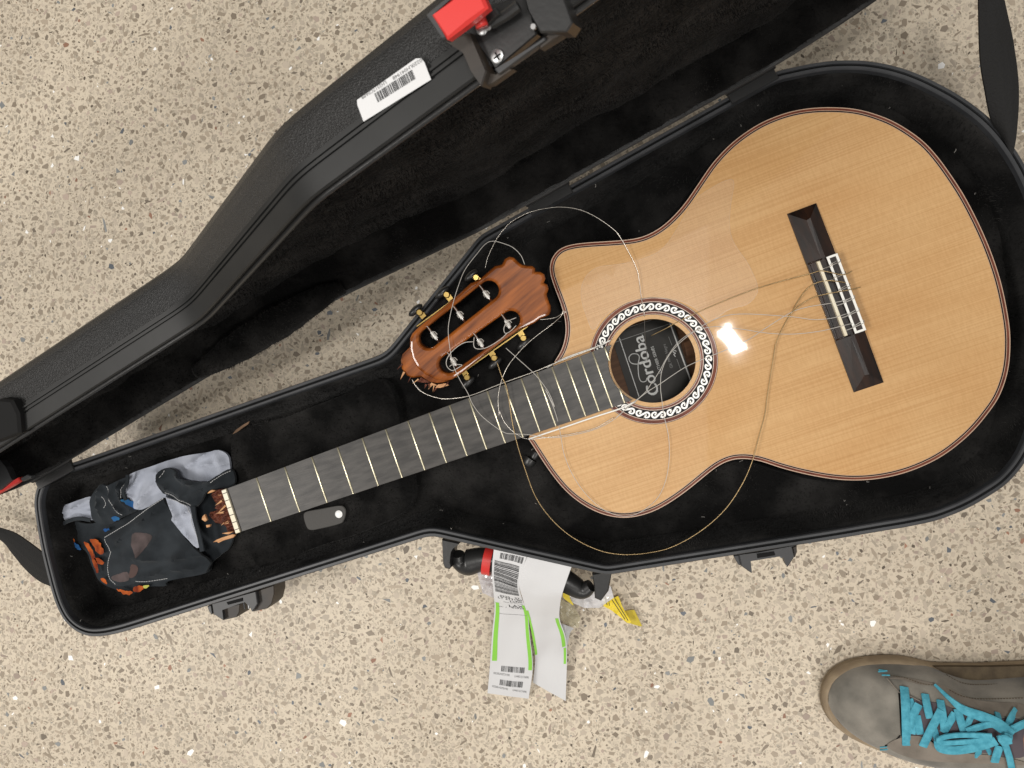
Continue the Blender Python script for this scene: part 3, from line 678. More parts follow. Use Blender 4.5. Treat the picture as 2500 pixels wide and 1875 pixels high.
# ================================================================== GUITAR
gt = empty('guitar', (g2w((0, 0, -112))[0], g2w((0, 0, -112))[1], ZT), GA)
tag(gt, 'natural spruce-top cutaway classical guitar with its head snapped off, lying in the case', 'guitar')
def gp(name, vf, m, parent=None, **k): return obj(name, vf[0], vf[1], m, parent or gt, local=True, **k)
HC = np.array([473.3, 1.2]); HR = 42.0
def circ(r, n=72, z=None, c=HC):
    t = np.arange(n) * 2 * math.pi / n; P = np.c_[c[0] + r * np.cos(t), c[1] + r * np.sin(t)]
    return P if z is None else np.c_[P, np.full(n, z)]
inn = [inset(BODY, d) for d in (0, .7, 2.7, 3.2, 3.8, 4.3)]
for L in inn[1:]:                                             # keep the neck joint edge flush
    L[0] = BODY[0] + (BODY[1] - BODY[0]) * .1; L[-1] = BODY[-1] + (BODY[-2] - BODY[-1]) * .1
gp('soundboard', fill(inn[-1], 16, lambda x, y: 0.0, [circ(HR)]), M_top)
gp('soundhole_edge', loft([circ(HR, 72, 0.0), circ(HR, 72, -3.0)]), mat('cut_spruce', (0.62, 0.42, 0.2), .5), smooth=True)
side = loft([np.c_[BODY, np.full(nB, z)] for z in (-0.6, -30, -94)])
gp('body_sides', side, M_side, auto=0.8)
gp('body_back', (np.c_[BODY, np.full(nB, -94.5)].tolist(), [tuple(range(nB))]), M_inner)
gp('top_lining', loft([np.c_[inset(BODY, 3), np.full(nB, -5)], np.c_[inset(BODY, 3), np.full(nB, -92)]]), M_inner, smooth=True)
def annul(a, b, z0, z1):                                      # flat band between two loops, open at the neck
    r = [np.c_[a, np.full(nB, z0)], np.c_[a, np.full(nB, z1)], np.c_[b, np.full(nB, z1)]]
    return loft(r, closed=False)
gp('binding', annul(inn[0], inn[2], -7, 0.12), M_bind)
gp('purfling', annul(inn[0] - normals2(BODY) * .12, inn[1], -1.5, 0.24), M_pale)
gp('purfling', annul(inn[2], inn[3], -.5, 0.22), M_pale)
gp('purfling', annul(inn[3], inn[5], -.5, 0.16), M_blackline)
gp('purfling', annul(inset(inn[5], .1), inset(inn[5], .5), -.5, 0.12), M_pale)

# rosette
def rband(r0, r1, z): return loft([circ(r0, 120, -.3), circ(r0, 120, z), circ(r1, 120, z), circ(r1, 120, -.3)], True)
ros = gp('rosette', rband(49.6, 58.8, .16), M_blackline)
for r0, r1, m, z in ((46.2, 46.7, M_blackline, .14), (46.7, 47.1, M_pale, .2), (47.1, 49.0, M_bind, .16), (49.0, 49.6, M_pale, .22), (58.8, 59.4, M_pale, .22),
                     (59.4, 62.6, M_bind, .16), (62.6, 63.0, M_pale, .2), (63.0, 63.5, M_blackline, .14)):
    gp('rosette_ring', rband(r0, r1, z), m, ros)
def scroll():
    cxx, r = 4.0, 2.55; pts = []
    for a in np.radians(np.linspace(-40, -318, 22))[::-1] * -1 if False else np.radians(np.linspace(40, 318, 22)):
        pts.append((-cxx + r * math.cos(a), .1 + r * math.sin(a)))
    pts.append((0, 0)); half = pts[:-1]
    full = np.array(half + [(0, 0)] + [(-x, -y) for x, y in half[::-1]])
    full = resample(catmull(full, 3), .55, closed=False)
    T = np.gradient(full, axis=0); T /= np.linalg.norm(T, axis=1)[:, None]; N = np.c_[-T[:, 1], T[:, 0]]
    n = len(full); w = np.array([.92 - .3 * abs(2 * i / (n - 1) - 1) ** 3 for i in range(n)])
    A, B = full + N * w[:, None], full - N * w[:, None]
    V = [(x, y, .24) for x, y in A] + [(x, y, .24) for x, y in B]
    Fc = [(i, i + 1, n + i + 1, n + i) for i in range(n - 1)]
    for sx in (1, -1):                                        # leaf in each curl and barbs outside
        for lf in ([(-3.0, 1.9), (-2.1, .3), (-3.2, -.5), (-4.3, .2), (-4.0, .9), (-3.4, .7)], [(-4.4, 2.2), (-3.4, 3.9), (-2.6, 3.0), (-1.4, 3.3), (-2.1, 1.9)], [(-2.2, 1.9), (-1.2, 1.5), (-1.9, .7)]):
            k = len(V); V += [(x * sx, y * sx, .25) for x, y in lf]; Fc.append(tuple(range(k, k + len(lf))))
    return V, Fc
sv, sf = scroll(); smesh = None; NS = 22
for i in range(NS):
    a = 2 * math.pi * (i + .5) / NS + 0.05
    ang = abs((a - math.pi + math.pi) % (2 * math.pi) - math.pi)
    if abs(a - math.pi) < .42: continue
    if smesh is None:
        o = gp('scroll_inlay', (sv, sf), M_pearl, ros); smesh = o.data
    else:
        o = bpy.data.objects.new('scroll_inlay', smesh); COL.objects.link(o); o.parent = ros
    o.location = Vector((HC[0] + 54.2 * math.cos(a), HC[1] + 54.2 * math.sin(a), 0)) * MM
    o.rotation_euler = (0, 0, a - math.pi / 2)

# neck, fretboard, frets, nut
def hw(x): return 24.6 + 5.3 * x / 432.0
YC = 0.5
arc = [(HC[0] + 44 * math.cos(t), HC[1] + 44 * math.sin(t)) for t in np.linspace(math.radians(180 + 43), math.radians(180 - 41), 18)]
bl = [(0, YC - hw(0))] + [(x, YC - hw(x)) for x in (110, 220, 330, 425)] + arc + [(x, YC + hw(x)) for x in (425, 330, 220, 110)] + [(0, YC + hw(0))]
blA = np.array(bl); 
if area2(blA) < 0: blA = blA[::-1]
v, f = fill(blA, 12, lambda x, y: 8.0)
bd = loft([np.c_[blA, np.full(len(blA), .6)], np.c_[blA, np.full(len(blA), 7.6)], np.c_[inset(blA, .25), np.full(len(blA), 8.0)]])
fbd = gp('fretboard', join(fill(inset(blA, .25), 12, lambda x, y: 8.0), bd), M_board)
nk = []
for x in (-2, 20, 100, 200, 290, 325):
    h = hw(max(x, 0)) - .3; dp = 20 + x / 60
    nk.append([(x, YC + h * math.cos(t), 1.2 - dp * math.sin(t) ** .8) for t in np.linspace(0, math.pi, 15)])
gp('neck', loft(nk, True, True, True), M_maho, auto=0.8)
gp('neck_heel', loft([[(x0, y * .8, z) for x0, y in ((300, -24), (329, -30), (380, 0), (329, 31), (300, 25))] for z, x in ((-6, 0), (-90, 0))], True, True, True), M_maho)
for i in range(1, 20):
    x = 650 * (1 - 2 ** (-i / 12)); h = hw(x) - .2
    segs = [(YC - h, YC + h)]
    if i == 19: segs = [(YC - h, -13.5), (15.5, YC + h)]
    for y0, y1 in segs:
        rr = [(x + .95 * math.cos(t), .95 * math.sin(t)) for t in np.linspace(0, math.pi, 7)]
        gp('fret', loft([[(a, y, 8 + b * q) for a, b in rr] for y, q in ((y0, .5), (y0 + .8, 1.15), (y1 - .8, 1.15), (y1, .5))], True, True, True), M_fret, auto=0.9)
nut = box((-2.6, YC, 4), (1, 0, 0), (0, 1, 0), (0, 0, 1), 5.2, 2 * hw(0), -3, 6.5, .7)
nutp = gp('nut', nut, M_bone)
for k in range(6):
    y = YC - 20.5 + 41 * k / 5; gp('nut_slot', box((-2.6, y, 10.4), (1, 0, 0), (0, 1, 0), (0, 0, 1), 5.0, .8, 0, .25), M_warm, nutp)
# broken stub beyond the nut
st = zm(400, 1100, .22604, [(612, 425), (560, 428), (505, 440), (470, 462), (452, 500), (490, 560), (525, 600), (495, 640), (520, 662), (445, 682), (425, 720), (470, 760), (500, 800), (570, 812), (620, 842), (640, 885), (690, 900), (760, 890), (745, 890)])
sg = [gat(x, y, 1)[:2] for x, y in st]; sg = np.array(sg + [(-4.5, YC - 24), (-4.5, YC + 24)])
if area2(sg) < 0: sg = sg[::-1]
sv1, sf1 = fill(sg, 2.2, lambda x, y: -1 - 9 * min(1, max(0, (-x - 6) / 24)) + 3.4 * noise.noise(Vector((x / 6, y / 3, 1))))
sk = loft([np.c_[sg, np.full(len(sg), -16)], np.c_[sg, [-1 - 9 * min(1, max(0, (-x - 6) / 24)) + 3.4 * noise.noise(Vector((x / 6, y / 3, 1))) for x, y in sg]]])
gp('broken_stub', join((sv1, sf1), sk), M_broken)
for sp_ in ([(440, 690, -2), (415, 715, -3), (410, 745, -3), (445, 768, -3), (465, 752, -2)], [(455, 805, -2), (462, 832, -3), (495, 825, -2), (500, 800, -2)], [(740, 905, 0), (640, 935, -2), (575, 960, -3), (530, 990, -4), (570, 985, -3), (590, 997, -3), (640, 972, -2), (750, 940, 0), (770, 910, 1)],
            [(470, 465, -1), (490, 440, 0), (520, 425, 0), (555, 432, 0), (520, 452, -1)], [(625, 895, 1), (700, 880, 2), (750, 875, 2), (700, 905, 1)]):
    P = [gat(*zm(400, 1100, .22604, [(a, b)])[0], z) for a, b, z in sp_]
    gp('wood_splinter', prism(P, (0, 0, -3)), M_splint)
for k in range(16):
    y = YC + rng.uniform(-23, 23); x0 = -rng.uniform(6, 22); L = rng.uniform(4, 13); wd = rng.uniform(.5, 1.5); a = rng.normal(0, .22); z = rng.uniform(-7, 0)
    d = np.array([-math.cos(a), math.sin(a), rng.normal(0, .15)]); q = np.array([d[1], -d[0], 0])
    p = np.array([x0, y, z]); gp('wood_splinter', prism([p - q * wd, p + d * L * .5 - q * wd * .7, p + d * L, p + d * L * .7 + q * wd * .4, p + q * wd], (0, 0, -1.2)), M_splint if k % 3 else M_broken)
# strap button beside the neck joint
bc = g2w((331, -52, -16)); 
gp('strap_button', join(disc((322, -52, -14), (-.8, -.6, 0), 7, 8), disc((330, -48, -14), (-.8, -.6, 0), 4.5, 8)), M_black, auto=0.6)

# clear tap plate: thin raised film with visible edge
tp = zm(1400, 500, .31646, [(150, 965), (100, 860), (62, 740), (60, 640), (100, 545), (190, 480), (330, 460), (480, 432), (640, 370), (720, 300), (800, 180), (870, 60), (960, -60), (1080, -140), (1180, -190), (1240, -180), (1215, 0), (1205, 150), (1225, 260), (1275, 350), (1340, 440), (1390, 540), (1420, 620), (1415, 690), (1340, 770), (1200, 810), (1060, 900), (1010, 870), (940, 800), (830, 745), (700, 722), (590, 722), (450, 745), (320, 800), (230, 870)])
tpl = resample(catmull([gat(x, y, .5)[:2] for x, y in tp], 4, True), 3)
if area2(tpl) < 0: tpl = tpl[::-1]
M_tap = mat('clear_tap_plate', (0.86, 0.74, 0.62), 0.22, 0.55, alpha=0.10, bump=0.05, bscale=30)
tapo = gp('tap_plate', fill(tpl, 14, lambda x, y: .45), M_tap)
gp('tap_plate_edge', loft([np.c_[tpl, np.full(len(tpl), .1)], np.c_[tpl, np.full(len(tpl), .55)], np.c_[inset(tpl, .35), np.full(len(tpl), .55)]]), mat('tap_plate_edge', (0.80, 0.62, 0.42), .2, .5, alpha=.5), tapo)

# bridge
bx0, bx1, byh, bsh = 642.0, 670.5, 92.0, 39.5
def wing(s):
    y0, y1 = bsh * s, byh * s; xr = 659.5
    V = [(bx0, y0, 0), (bx1, y0, 0), (bx1, y1, 0), (bx0, y1, 0), (bx0, y0, 3.0), (bx1, y0, 3.0), (bx1, y1, 1.2), (bx0, y1, 1.2), (xr - 4, y0, 6.5), (xr, y0, 6.5), (xr, y1 - 12 * s, 6.2), (xr - 4, y1 - 13 * s, 6.0)]
    Fc = [(0, 1, 5, 4), (1, 2, 6, 5), (2, 3, 7, 6), (3, 0, 4, 7), (4, 5, 9, 8), (5, 6, 10, 9), (6, 7, 11, 10), (7, 4, 8, 11), (8, 9, 10, 11), (0, 1, 2, 3)]
    return V, Fc
brg = gp('bridge', join(wing(1), wing(-1), box((656.2, 0, 0), (1, 0, 0), (0, 1, 0), (0, 0, 1), bx1 - bx0 - .4, 2 * bsh + .4, 0, 3.6)), M_bridge)
X3 = ((1, 0, 0), (0, 1, 0), (0, 0, 1))
gp('saddle', box((651.2, 0, 3.5), *X3, 2.8, 76, 0, 7, .6), M_bone, brg)
gp('saddle_block', box((649.4, 0, 3.6), *X3, 9.5, 78, 0, 2.2, .6), M_bridge, brg)
gp('tie_block', box((664.9, 0, 3.6), *X3, 10.4, 76, 0, 5.4, .8), M_bridge, brg)
for x in (660.7, 669.0): gp('tie_block_inlay', box((x, 0, 8.9), *X3, 2.3, 78, 0, .6, .2), M_pearl, brg)
for y in (38, -38): gp('tie_block_inlay', box((664.9, y, 8.9), *X3, 6.2, 2.2, 0, .58, .2), M_pearl, brg)
for y in (bsh - .6, -bsh + .6): gp('bridge_shoulder', tube([(643, y, 6.0), (650, y, 6.9), (656, y, 6.9)], .7, 8), M_bridge, brg, smooth=True)

# paper label seen through the soundhole
ZL = -92.0
def lb(pts, z=ZL): return [gat(x, y, z) for x, y in zm(1380, 700, .18083, pts)]
lq = lb([(610, 640), (1420, 380), (1780, 1460), (970, 1760)], ZL)
lab = gp('paper_label', prism(lq, (0, 0, .3)), M_label)
def lline(a, b, wd=1.0, m=M_lwhite):
    p, q = lb([a, b], ZL + .9); gp('label_rule', strip([p, q], wd, .1), m, lab)
lline((730, 690), (995, 1480), .9); lline((1415, 495), (1695, 1270), 1.5); lline((640, 760), (1410, 500), .7, M_lgrey); lline((800, 565), (1160, 450), .7, M_lgrey)
lline((1395, 675), (1440, 790), .6, M_lgrey); lline((1505, 975), (1560, 1125), .6, M_lgrey)
o0, o1_ = lb([(1255, 1450), (1040, 650)], ZL + .9); 
ux = o1_ - o0; Lw = np.linalg.norm(ux); ux /= Lw; uy = np.array([-ux[1], ux[0], 0])
hC = 15.0
def ltx(t, a, b, h, m):
    p, q = lb([a, b], ZL + .9); u = q - p; L_ = np.linalg.norm(u); u /= L_; n = np.array([-u[1], u[0], 0])
    gp('label_lettering', lettering(t, p, u, n, h, L_), m, lab)
def bold(t, a, b, h, m):
    for d in (-.45, 0, .45):
        p, q = lb([a, b], ZL + .9 + .05 * d); u = q - p; L_ = np.linalg.norm(u); u /= L_; n = np.array([-u[1], u[0], 0])
        yield lettering(t, p + u * d + n * d * .3, u, n, h, L_)
gp('label_lettering', join(*bold('Cordoba', (1270, 1440), (1050, 650), 13.5, M_lwhite)), M_lwhite, lab)
gp('label_swash', tube(catmull([lb([p], ZL + 1)[0] for p in ((1105, 1230), (1085, 1275), (1030, 1280), (995, 1220), (985, 1130), (985, 1040), (1000, 950), (970, 910), (900, 910), (860, 960), (885, 1025), (960, 1045), (1050, 1020), (1110, 980))], 6), .55, 6), M_lwhite, lab)
ltx('LUTHIER SERIES', (1305, 1160), (1190, 800), 3.4, M_lwhite)
ltx('GK PRO Negra', (1455, 1090), (1350, 770), 3.4, M_lgrey)
gp('label_signature', tube(catmull([lb([p], ZL + 1)[0] for p in ((1490, 945), (1465, 915), (1490, 900), (1455, 880), (1480, 860), (1500, 875))], 5), .5, 6), M_lwhite, lab)
gp('soundhole_brace', prism(lb([(1600, 760), (1680, 720), (1760, 900), (1640, 930)], -80), (0, 0, -8)), M_inner, gt)

# ------------------------------------------------------------------ loose strings (tied at the bridge)
def zs(p):                                                     # height of a string over what lies under it
    return p
def string(pts, r, m, zdef=6, name='string'):
    P = []
    for q in pts:
        z = q[2] if len(q) > 2 else zdef
        P.append(gat(q[0], q[1], z))
    return gp(name, tube(catmull(P, 7), r, 7), m, smooth=True)
A8 = lambda L: zm(800, 500, .31646, L); B4 = lambda L: zm(1400, 500, .31646, L); C2 = lambda L: zm(1200, 950, .31646, L)
bri = lambda y: (660.0, y)
string(B4([(2215, 635, 10), (2130, 655, 11), (1940, 690, 12), (1850, 715, 8), (1760, 765, 5), (1680, 840, 4), (1640, 900, 4), (1600, 980, 4), (1560, 1080, 3), (1540, 1200, 3), (1515, 1350, 3), (1490, 1520, 3)]) +
       C2([(2108, 200, 4), (2060, 380, 5), (2010, 560, 6), (1930, 740, 4), (1800, 930, 0), (1620, 1090, -2), (1400, 1215, -4), (1200, 1265, -5), (1000, 1275, -5), (820, 1240, -5), (620, 1140, -4), (460, 1000, -2), (340, 830, 2), (260, 620, 6), (200, 430, 10), (160, 250, 13), (120, 0, 14)]) + A8([(1345, 1330, 15), (1305, 1210, 14)]), .50, M_wound)
string(A8([(1215, 490, 8), (1230, 420, 8), (1260, 350, 9), (1300, 270, 10), (1350, 200, 10), (1420, 130, 10), (1550, 60, 8), (1700, 25, 8), (1820, 18, 8), (1950, 40, 8), (2080, 100, 8), (2212, 195, 8)]) +
       B4([(370, 265, 7), (440, 390, 5), (490, 500, 4), (510, 600, 3), (522, 700, 3), (540, 800, 3), (548, 880, -2), (552, 1000, -25), (570, 1200, -60)]), .34, M_wound2)
string(A8([(1520, 460, 22), (1490, 390, 24), (1430, 330, 26), (1360, 300, 28), (1280, 280, 30), (1220, 300, 32), (1150, 380, 34), (1060, 500, 36), (1010, 620, 38), (970, 750, 38), (940, 880, 38), (930, 980, 38), (945, 1120, 36), (970, 1240, 34), (1020, 1350, 28), (1080, 1450, 20), (1120, 1540, 16), (1200, 1640, 13)]) +
       C2([(90, 330, 12), (180, 345, 12), (280, 350, 9), (450, 375, 4), (600, 360, 3), (800, 310, 3), (950, 230, 3), (1060, 130, 3), (1180, 30, 4)]) + B4([(600, 1380, 5), (660, 1290, 6), (720, 1180, 6), (790, 1080, 6), (870, 1010, 5), (960, 965, 4), (1100, 940, 4), (1300, 960, 4), (1500, 990, 4), (1700, 997, 4), (1900, 975, 7), (2050, 940, 11.5), (2150, 915, 10)]), .34, M_str)
string(A8([(1375, 1105, 24), (1470, 1190, 22), (1600, 1310, 16), (1700, 1440, 13), (1750, 1560, 12)]) + C2([(415, 0, 12), (470, 120, 11), (510, 240, 8), (535, 360, 4), (560, 500, 3), (620, 650, 3), (720, 800, 3), (850, 920, 3), (980, 975, 3), (1100, 970, 3), (1220, 900, 3), (1300, 810, 3), (1350, 680, 3), (1372, 520, 3), (1365, 360, 3), (1330, 200, 3), (1310, 50, 4)]) +
       B4([(672, 1400, 6), (680, 1290, 7), (725, 1180, 7), (805, 1080, 7), (900, 1000, 6), (1000, 930, 5), (1100, 880, 4), (1200, 850, 4), (1330, 842, 4), (1500, 850, 4), (1700, 865, 4), (1850, 885, 6), (1990, 875, 11.5), (2110, 840, 10.5)]), .34, M_str)
string(A8([(1790, 870, 20), (1720, 930, 22), (1600, 1020, 22), (1500, 1110, 20), (1400, 1230, 18), (1340, 1360, 14), (1315, 1500, 13), (1325, 1620, 13)]) + C2([(60, 170, 13), (110, 270, 12), (190, 345, 11), (285, 385, 8), (450, 370, 4), (620, 345, 3), (800, 300, 3), (950, 215, 3)]), .34, M_wound2)
string(A8([(1640, 885, 26), (1700, 880, 24), (1760, 868, 22), (1800, 845, 20), (1835, 828, 20), (1815, 820, 20), (1805, 850, 20), (1790, 870, 20)]), .36, M_wound2)
string(B4([(2150, 510, 10), (2080, 540, 10.5), (1920, 510, 11.5), (1830, 530, 8), (1600, 590, 4), (1400, 650, 4), (1200, 725, 4), (1000, 810, 3), (800, 905, 3), (720, 950, 0), (600, 1010, -10)]), .45, M_wound)
string(B4([(2140, 720, 10.5), (2060, 745, 11.5), (1950, 765, 8), (1800, 790, 4), (1680, 830, 4), (1500, 940, 3), (1350, 1040, 3), (1200, 1110, 3), (1000, 1190, 3), (850, 1260, 5), (670, 1380, 6), (560, 1450, 6), (450, 1540, 4), (330, 1640, 3)]), .36, M_str)
string(B4([(2100, 600, 10), (1980, 585, 11.5), (1880, 600, 7), (1800, 650, 4), (1740, 730, 4), (1690, 820, 4)]), .5, M_wound)
string(A8([(650, 1345, 4), (690, 1410, 4), (760, 1460, 4), (880, 1495, 5), (1000, 1490, 8), (1120, 1465, 9.5), (1350, 1375, 10), (1600, 1285, 10), (1750, 1222, 10), (1900, 1165, 10), (2090, 1095, 10)]), .5, M_wound2)
string(C2([(285, 385, 2), (420, 340, 3), (600, 280, 4), (800, 212, 4), (950, 165, 4), (1030, 135, 3), (1110, 95, 3)]), .85, M_pearl, name='string')  # gloss reflection along the lower fretboard edge, built as a white line
string(A8([(1690, 1255, 3), (1850, 1175, 3), (2090, 1090, 3), (2180, 1045, 3)]), .7, M_pearl, name='string')  # upper fretboard edge: its gloss reflection, likewise a white tube
for y in (-33, -20.5, -8, 4.5, 17, 29.5):                       # knots over the tie block
    gp('string_knot', tube(catmull([(653, y, 10.5), (658, y, 9.6), (664, y + .5, 10.1), (670.5, y + 1, 9.2), (671.6, y + 2, 6), (671.4, y + 3.5, 7.5), (666, y + 2.5, 10.0), (660.5, y + 1.2, 10.1), (659.6, y - .6, 9.3)], 5), .42, 6), M_str if y < 0 else M_wound2, smooth=True)

# ================================================================== HEADSTOCK (broken off)
hA, hB = at(960, 720, 146), at(1215, 985, 122)
hdir = hB - hA; hperp = at(1230, 580, 138) - at(880, 880, 138); hperp[2] = 0; hperp /= np.linalg.norm(hperp)
HN = np.cross(hperp, hdir - hperp * (hdir @ hperp)); HN /= np.linalg.norm(HN); HN = HN if HN[2] > 0 else -HN
HP0 = (hA + hB) / 2
HV = np.cross(HN, hperp); HV /= np.linalg.norm(HV)
hs = empty('headstock', (*HP0[:2], HP0[2] - 18), math.atan2(hperp[1], hperp[0]))
tag(hs, 'snapped-off slotted mahogany headstock with gold tuners lying against the case rim', 'headstock')
def hpt(x, y, h=0): return atp(*zm(800, 500, .31646, [(x, y)])[0], HP0 + HN * h, HN)
def huv(x, y, h=0): d = hpt(x, y, h) - HP0; return (d @ hperp, d @ HV)
def h3(u, v, h): return HP0 + hperp * u + HV * v + HN * h
ho = [(1345, 455), (1365, 415), (1400, 398), (1435, 405), (1465, 435), (1500, 462), (1540, 468), (1580, 470), (1602, 490), (1600, 514), (1640, 515), (1670, 535), (1680, 570), (1668, 602), (1695, 615), (1705, 650), (1690, 690), (1700, 730),
      (1720, 780), (1722, 820), (1710, 850), (1680, 865), (1640, 880), (1600, 910), (1540, 940), (1490, 960), (1430, 1000), (1340, 1060), (1250, 1130), (1150, 1210), (1050, 1290), (960, 1350), (900, 1362), (830, 1350), (750, 1310), (690, 1260), (650, 1190),
      (630, 1110), (632, 1030), (650, 990), (700, 940), (800, 860), (900, 780), (1000, 695), (1100, 605), (1170, 575), (1225, 525), (1290, 470), (1335, 462)]
hou = [huv(*p) for p in ho]
def stadium(a, b, r):
    a, b = np.array(huv(*a)), np.array(huv(*b)); d = b - a; d /= np.linalg.norm(d); n = np.array([-d[1], d[0]]); R = np.linalg.norm(np.array(huv(1250 + r, 650)) - np.array(huv(1250, 650)))
    A = [b + R * (math.cos(t) * n + math.sin(t) * d) for t in np.linspace(0, math.pi, 12)]
    B = [a + R * (-math.cos(t) * n - math.sin(t) * d) for t in np.linspace(0, math.pi, 12)]
    return A + B
slots = [stadium((1245, 660), (775, 1032), 74), stadium((1414, 888), (926, 1232), 69)]
def plate(loops, h0, h1, b):
    v, f = curve_mesh([[(p[0], p[1]) for p in L] for L in loops], (h1 - h0) / 2 - b, b)
    return [tuple(h3(p[0], p[1], p[2] + (h0 + h1) / 2)) for p in v], f
obj('head_plate', *plate([hou] + slots, -16, 0, 3.0), M_maho, hs, auto=0.5)
# broken shaft and splinters at the torn end
shaft = [(640, 1090), (575, 1155), (562, 1200), (570, 1265), (610, 1318), (650, 1335), (720, 1330), (790, 1375), (860, 1380), (940, 1362), (880, 1340), (760, 1300), (690, 1240), (650, 1170)]
P = [hpt(x, y, -7) for x, y in shaft]; obj('broken_shaft', *bevprism([p - HN * 10 for p in P], HN * 10, 2), M_maho, hs, auto=0.6)
for q in ([(775, 1400), (800, 1372), (830, 1385), (845, 1395), (800, 1392)], [(830, 1412), (850, 1388), (910, 1378), (935, 1392), (870, 1412)], [(690, 1365), (720, 1330), (790, 1372), (740, 1372)]):
    P = [hpt(x, y, -6) for x, y in q]; obj('wood_splinter', *prism(P, -HN * 3), M_splint if q[0][0] > 700 else M_broken, hs)
for k in range(11):
    bx, by = [(640, 1330), (700, 1345), (760, 1385), (800, 1390), (850, 1392), (900, 1380), (930, 1370), (590, 1290), (575, 1230), (820, 1395), (780, 1380)][k]
    p = hpt(bx, by, -4 - 3 * rng.random()); d = -hperp * rng.uniform(.4, 1) - HV * rng.normal(0, .3) * 1; d = d / np.linalg.norm(d); q = np.cross(HN, d); L = rng.uniform(4, 10); wd = rng.uniform(.5, 1.3)
    obj('wood_splinter', *prism([p - q * wd, p + d * L * .5 - q * wd * .6, p + d * L, p + d * L * .6 + q * wd * .4, p + q * wd], -HN * 1.2), M_splint if k % 2 else M_broken, hs)
# tuner machines
def dirn(a, b): d = hpt(*b) - hpt(*a); return d / np.linalg.norm(d)
cs = HP0
for (a, b), bt, sgn in ((((1190, 645), (1258, 738)), (1145, 560), -1), (((988, 805), (1055, 898)), (918, 693), -1), (((785, 960), (858, 1055)), (710, 830), -1),
                   (((1360, 870), (1420, 970)), (1510, 1027), 1), (((1145, 1015), (1210, 1115)), (1285, 1180), 1), (((940, 1160), (1000, 1257)), (1075, 1330), 1)):
    pa, pb = hpt(*a, -7), hpt(*b, -7); ax = (pb - pa) / np.linalg.norm(pb - pa) * sgn
    e = hpt(*bt, -6)
    tn = obj('tuner', *tube([pa - ax * 4 * sgn, pa * .6 + pb * .4, pb + ax * 4 * sgn], 1.5, 10), M_steel, hs, smooth=True)
    obj('roller', *tube([pa * .78 + pb * .22, pa * .22 + pb * .78], 1.9, 10), M_pearl, tn, auto=.6)
    for k in range(3):
        c = pa * (.42 + .08 * k) + pb * (.58 - .08 * k); cc = [c + 2.9 * (math.cos(t) * HN + math.sin(t) * np.cross(ax, HN)) for t in np.linspace(0, 5.6, 10)]
        obj('string_coil', *tube(cc, .38, 6), M_str, tn, smooth=True)
    tl = [hpt(a[0] + 20 * k, a[1] + 14 * k + 12 * math.sin(k * 2), 2 + 2 * k) for k in range(-1, 4)]
    obj('string_end', *tube(catmull(tl, 4), .4, 6), M_str, tn, smooth=True)
    obj('gear_screw', *disc(e, HN, 3.3, 2.2, 16), M_gold, tn, auto=.6)
    obj('gear_bracket', *box(e - HN * 5 - ax * 4, hperp, ax, HN, 6.5, 6, -2, 2.6, .5), M_gold, tn)
    bo = e - HN * 4 + ax * 3 - hperp * 3
    ln = (HN * -.9 + ax * .45); ln /= np.linalg.norm(ln)
    sh = tube([e - HN * 3, e + ax * 4 - HN * 6], 2.2, 10); obj('tuner_shaft', *sh, M_gold, tn, smooth=True)
    rows = []
    for t in np.linspace(-1, 1, 9):
        wv = math.sqrt(max(.02, 1 - t * t)); rows.append([bo + ax * (2 + 5 * t * .8) + hperp * 9 * wv * math.cos(s) + HN * (4.2 * wv * math.sin(s) - 2.2) for s in np.arange(12) * math.pi / 6])
    obj('tuner_button', *loft(rows, True, True, True), M_black, tn, smooth=True)
for a, b, s in (((1165, 598), (690, 945), -1), ((1560, 955), (1000, 1350), 1)):
    pa, pb = hpt(*a, -9), hpt(*b, -9); u = pb - pa; L_ = np.linalg.norm(u); u /= L_; n = np.cross(HN, u)
    obj('gear_plate', *box((pa + pb) / 2 - n * s * (3.2 if s > 0 else 1.0) * (1 if n @ HV < 0 else -1) * (1 if s > 0 else -1), u, n, HN, L_, 1.1, -6, 0.5, .3), M_gold, hs)
obj('loose_string_curl', *tube(catmull([hpt(*q) for q in ((1130, 1055, 6), (1050, 1065, 8), (970, 1120, 8), (920, 1190, 8), (920, 1245, 6), (960, 1278, 4), (1010, 1255, 3), (1035, 1235, 2), (960, 1235, 3), (940, 1248, 4))], 6), .42, 6), M_str, hs, smooth=True)
obj('loose_string_curl', *tube(catmull([hpt(*q) for q in ((1130, 1020, 3), (1128, 1090, 4), (1160, 1112, 4), (1230, 1100, 4), (1330, 1040, 4), (1390, 985, 3))], 6), .42, 6), M_str, hs, smooth=True)
obj('loose_string_curl', *tube(catmull([hpt(*q) for q in ((1455, 870, 3), (1390, 900, 4), (1360, 950, 4), (1370, 990, 4), (1410, 975, 3), (1455, 930, 2))], 6), .42, 6), M_str, hs, smooth=True)

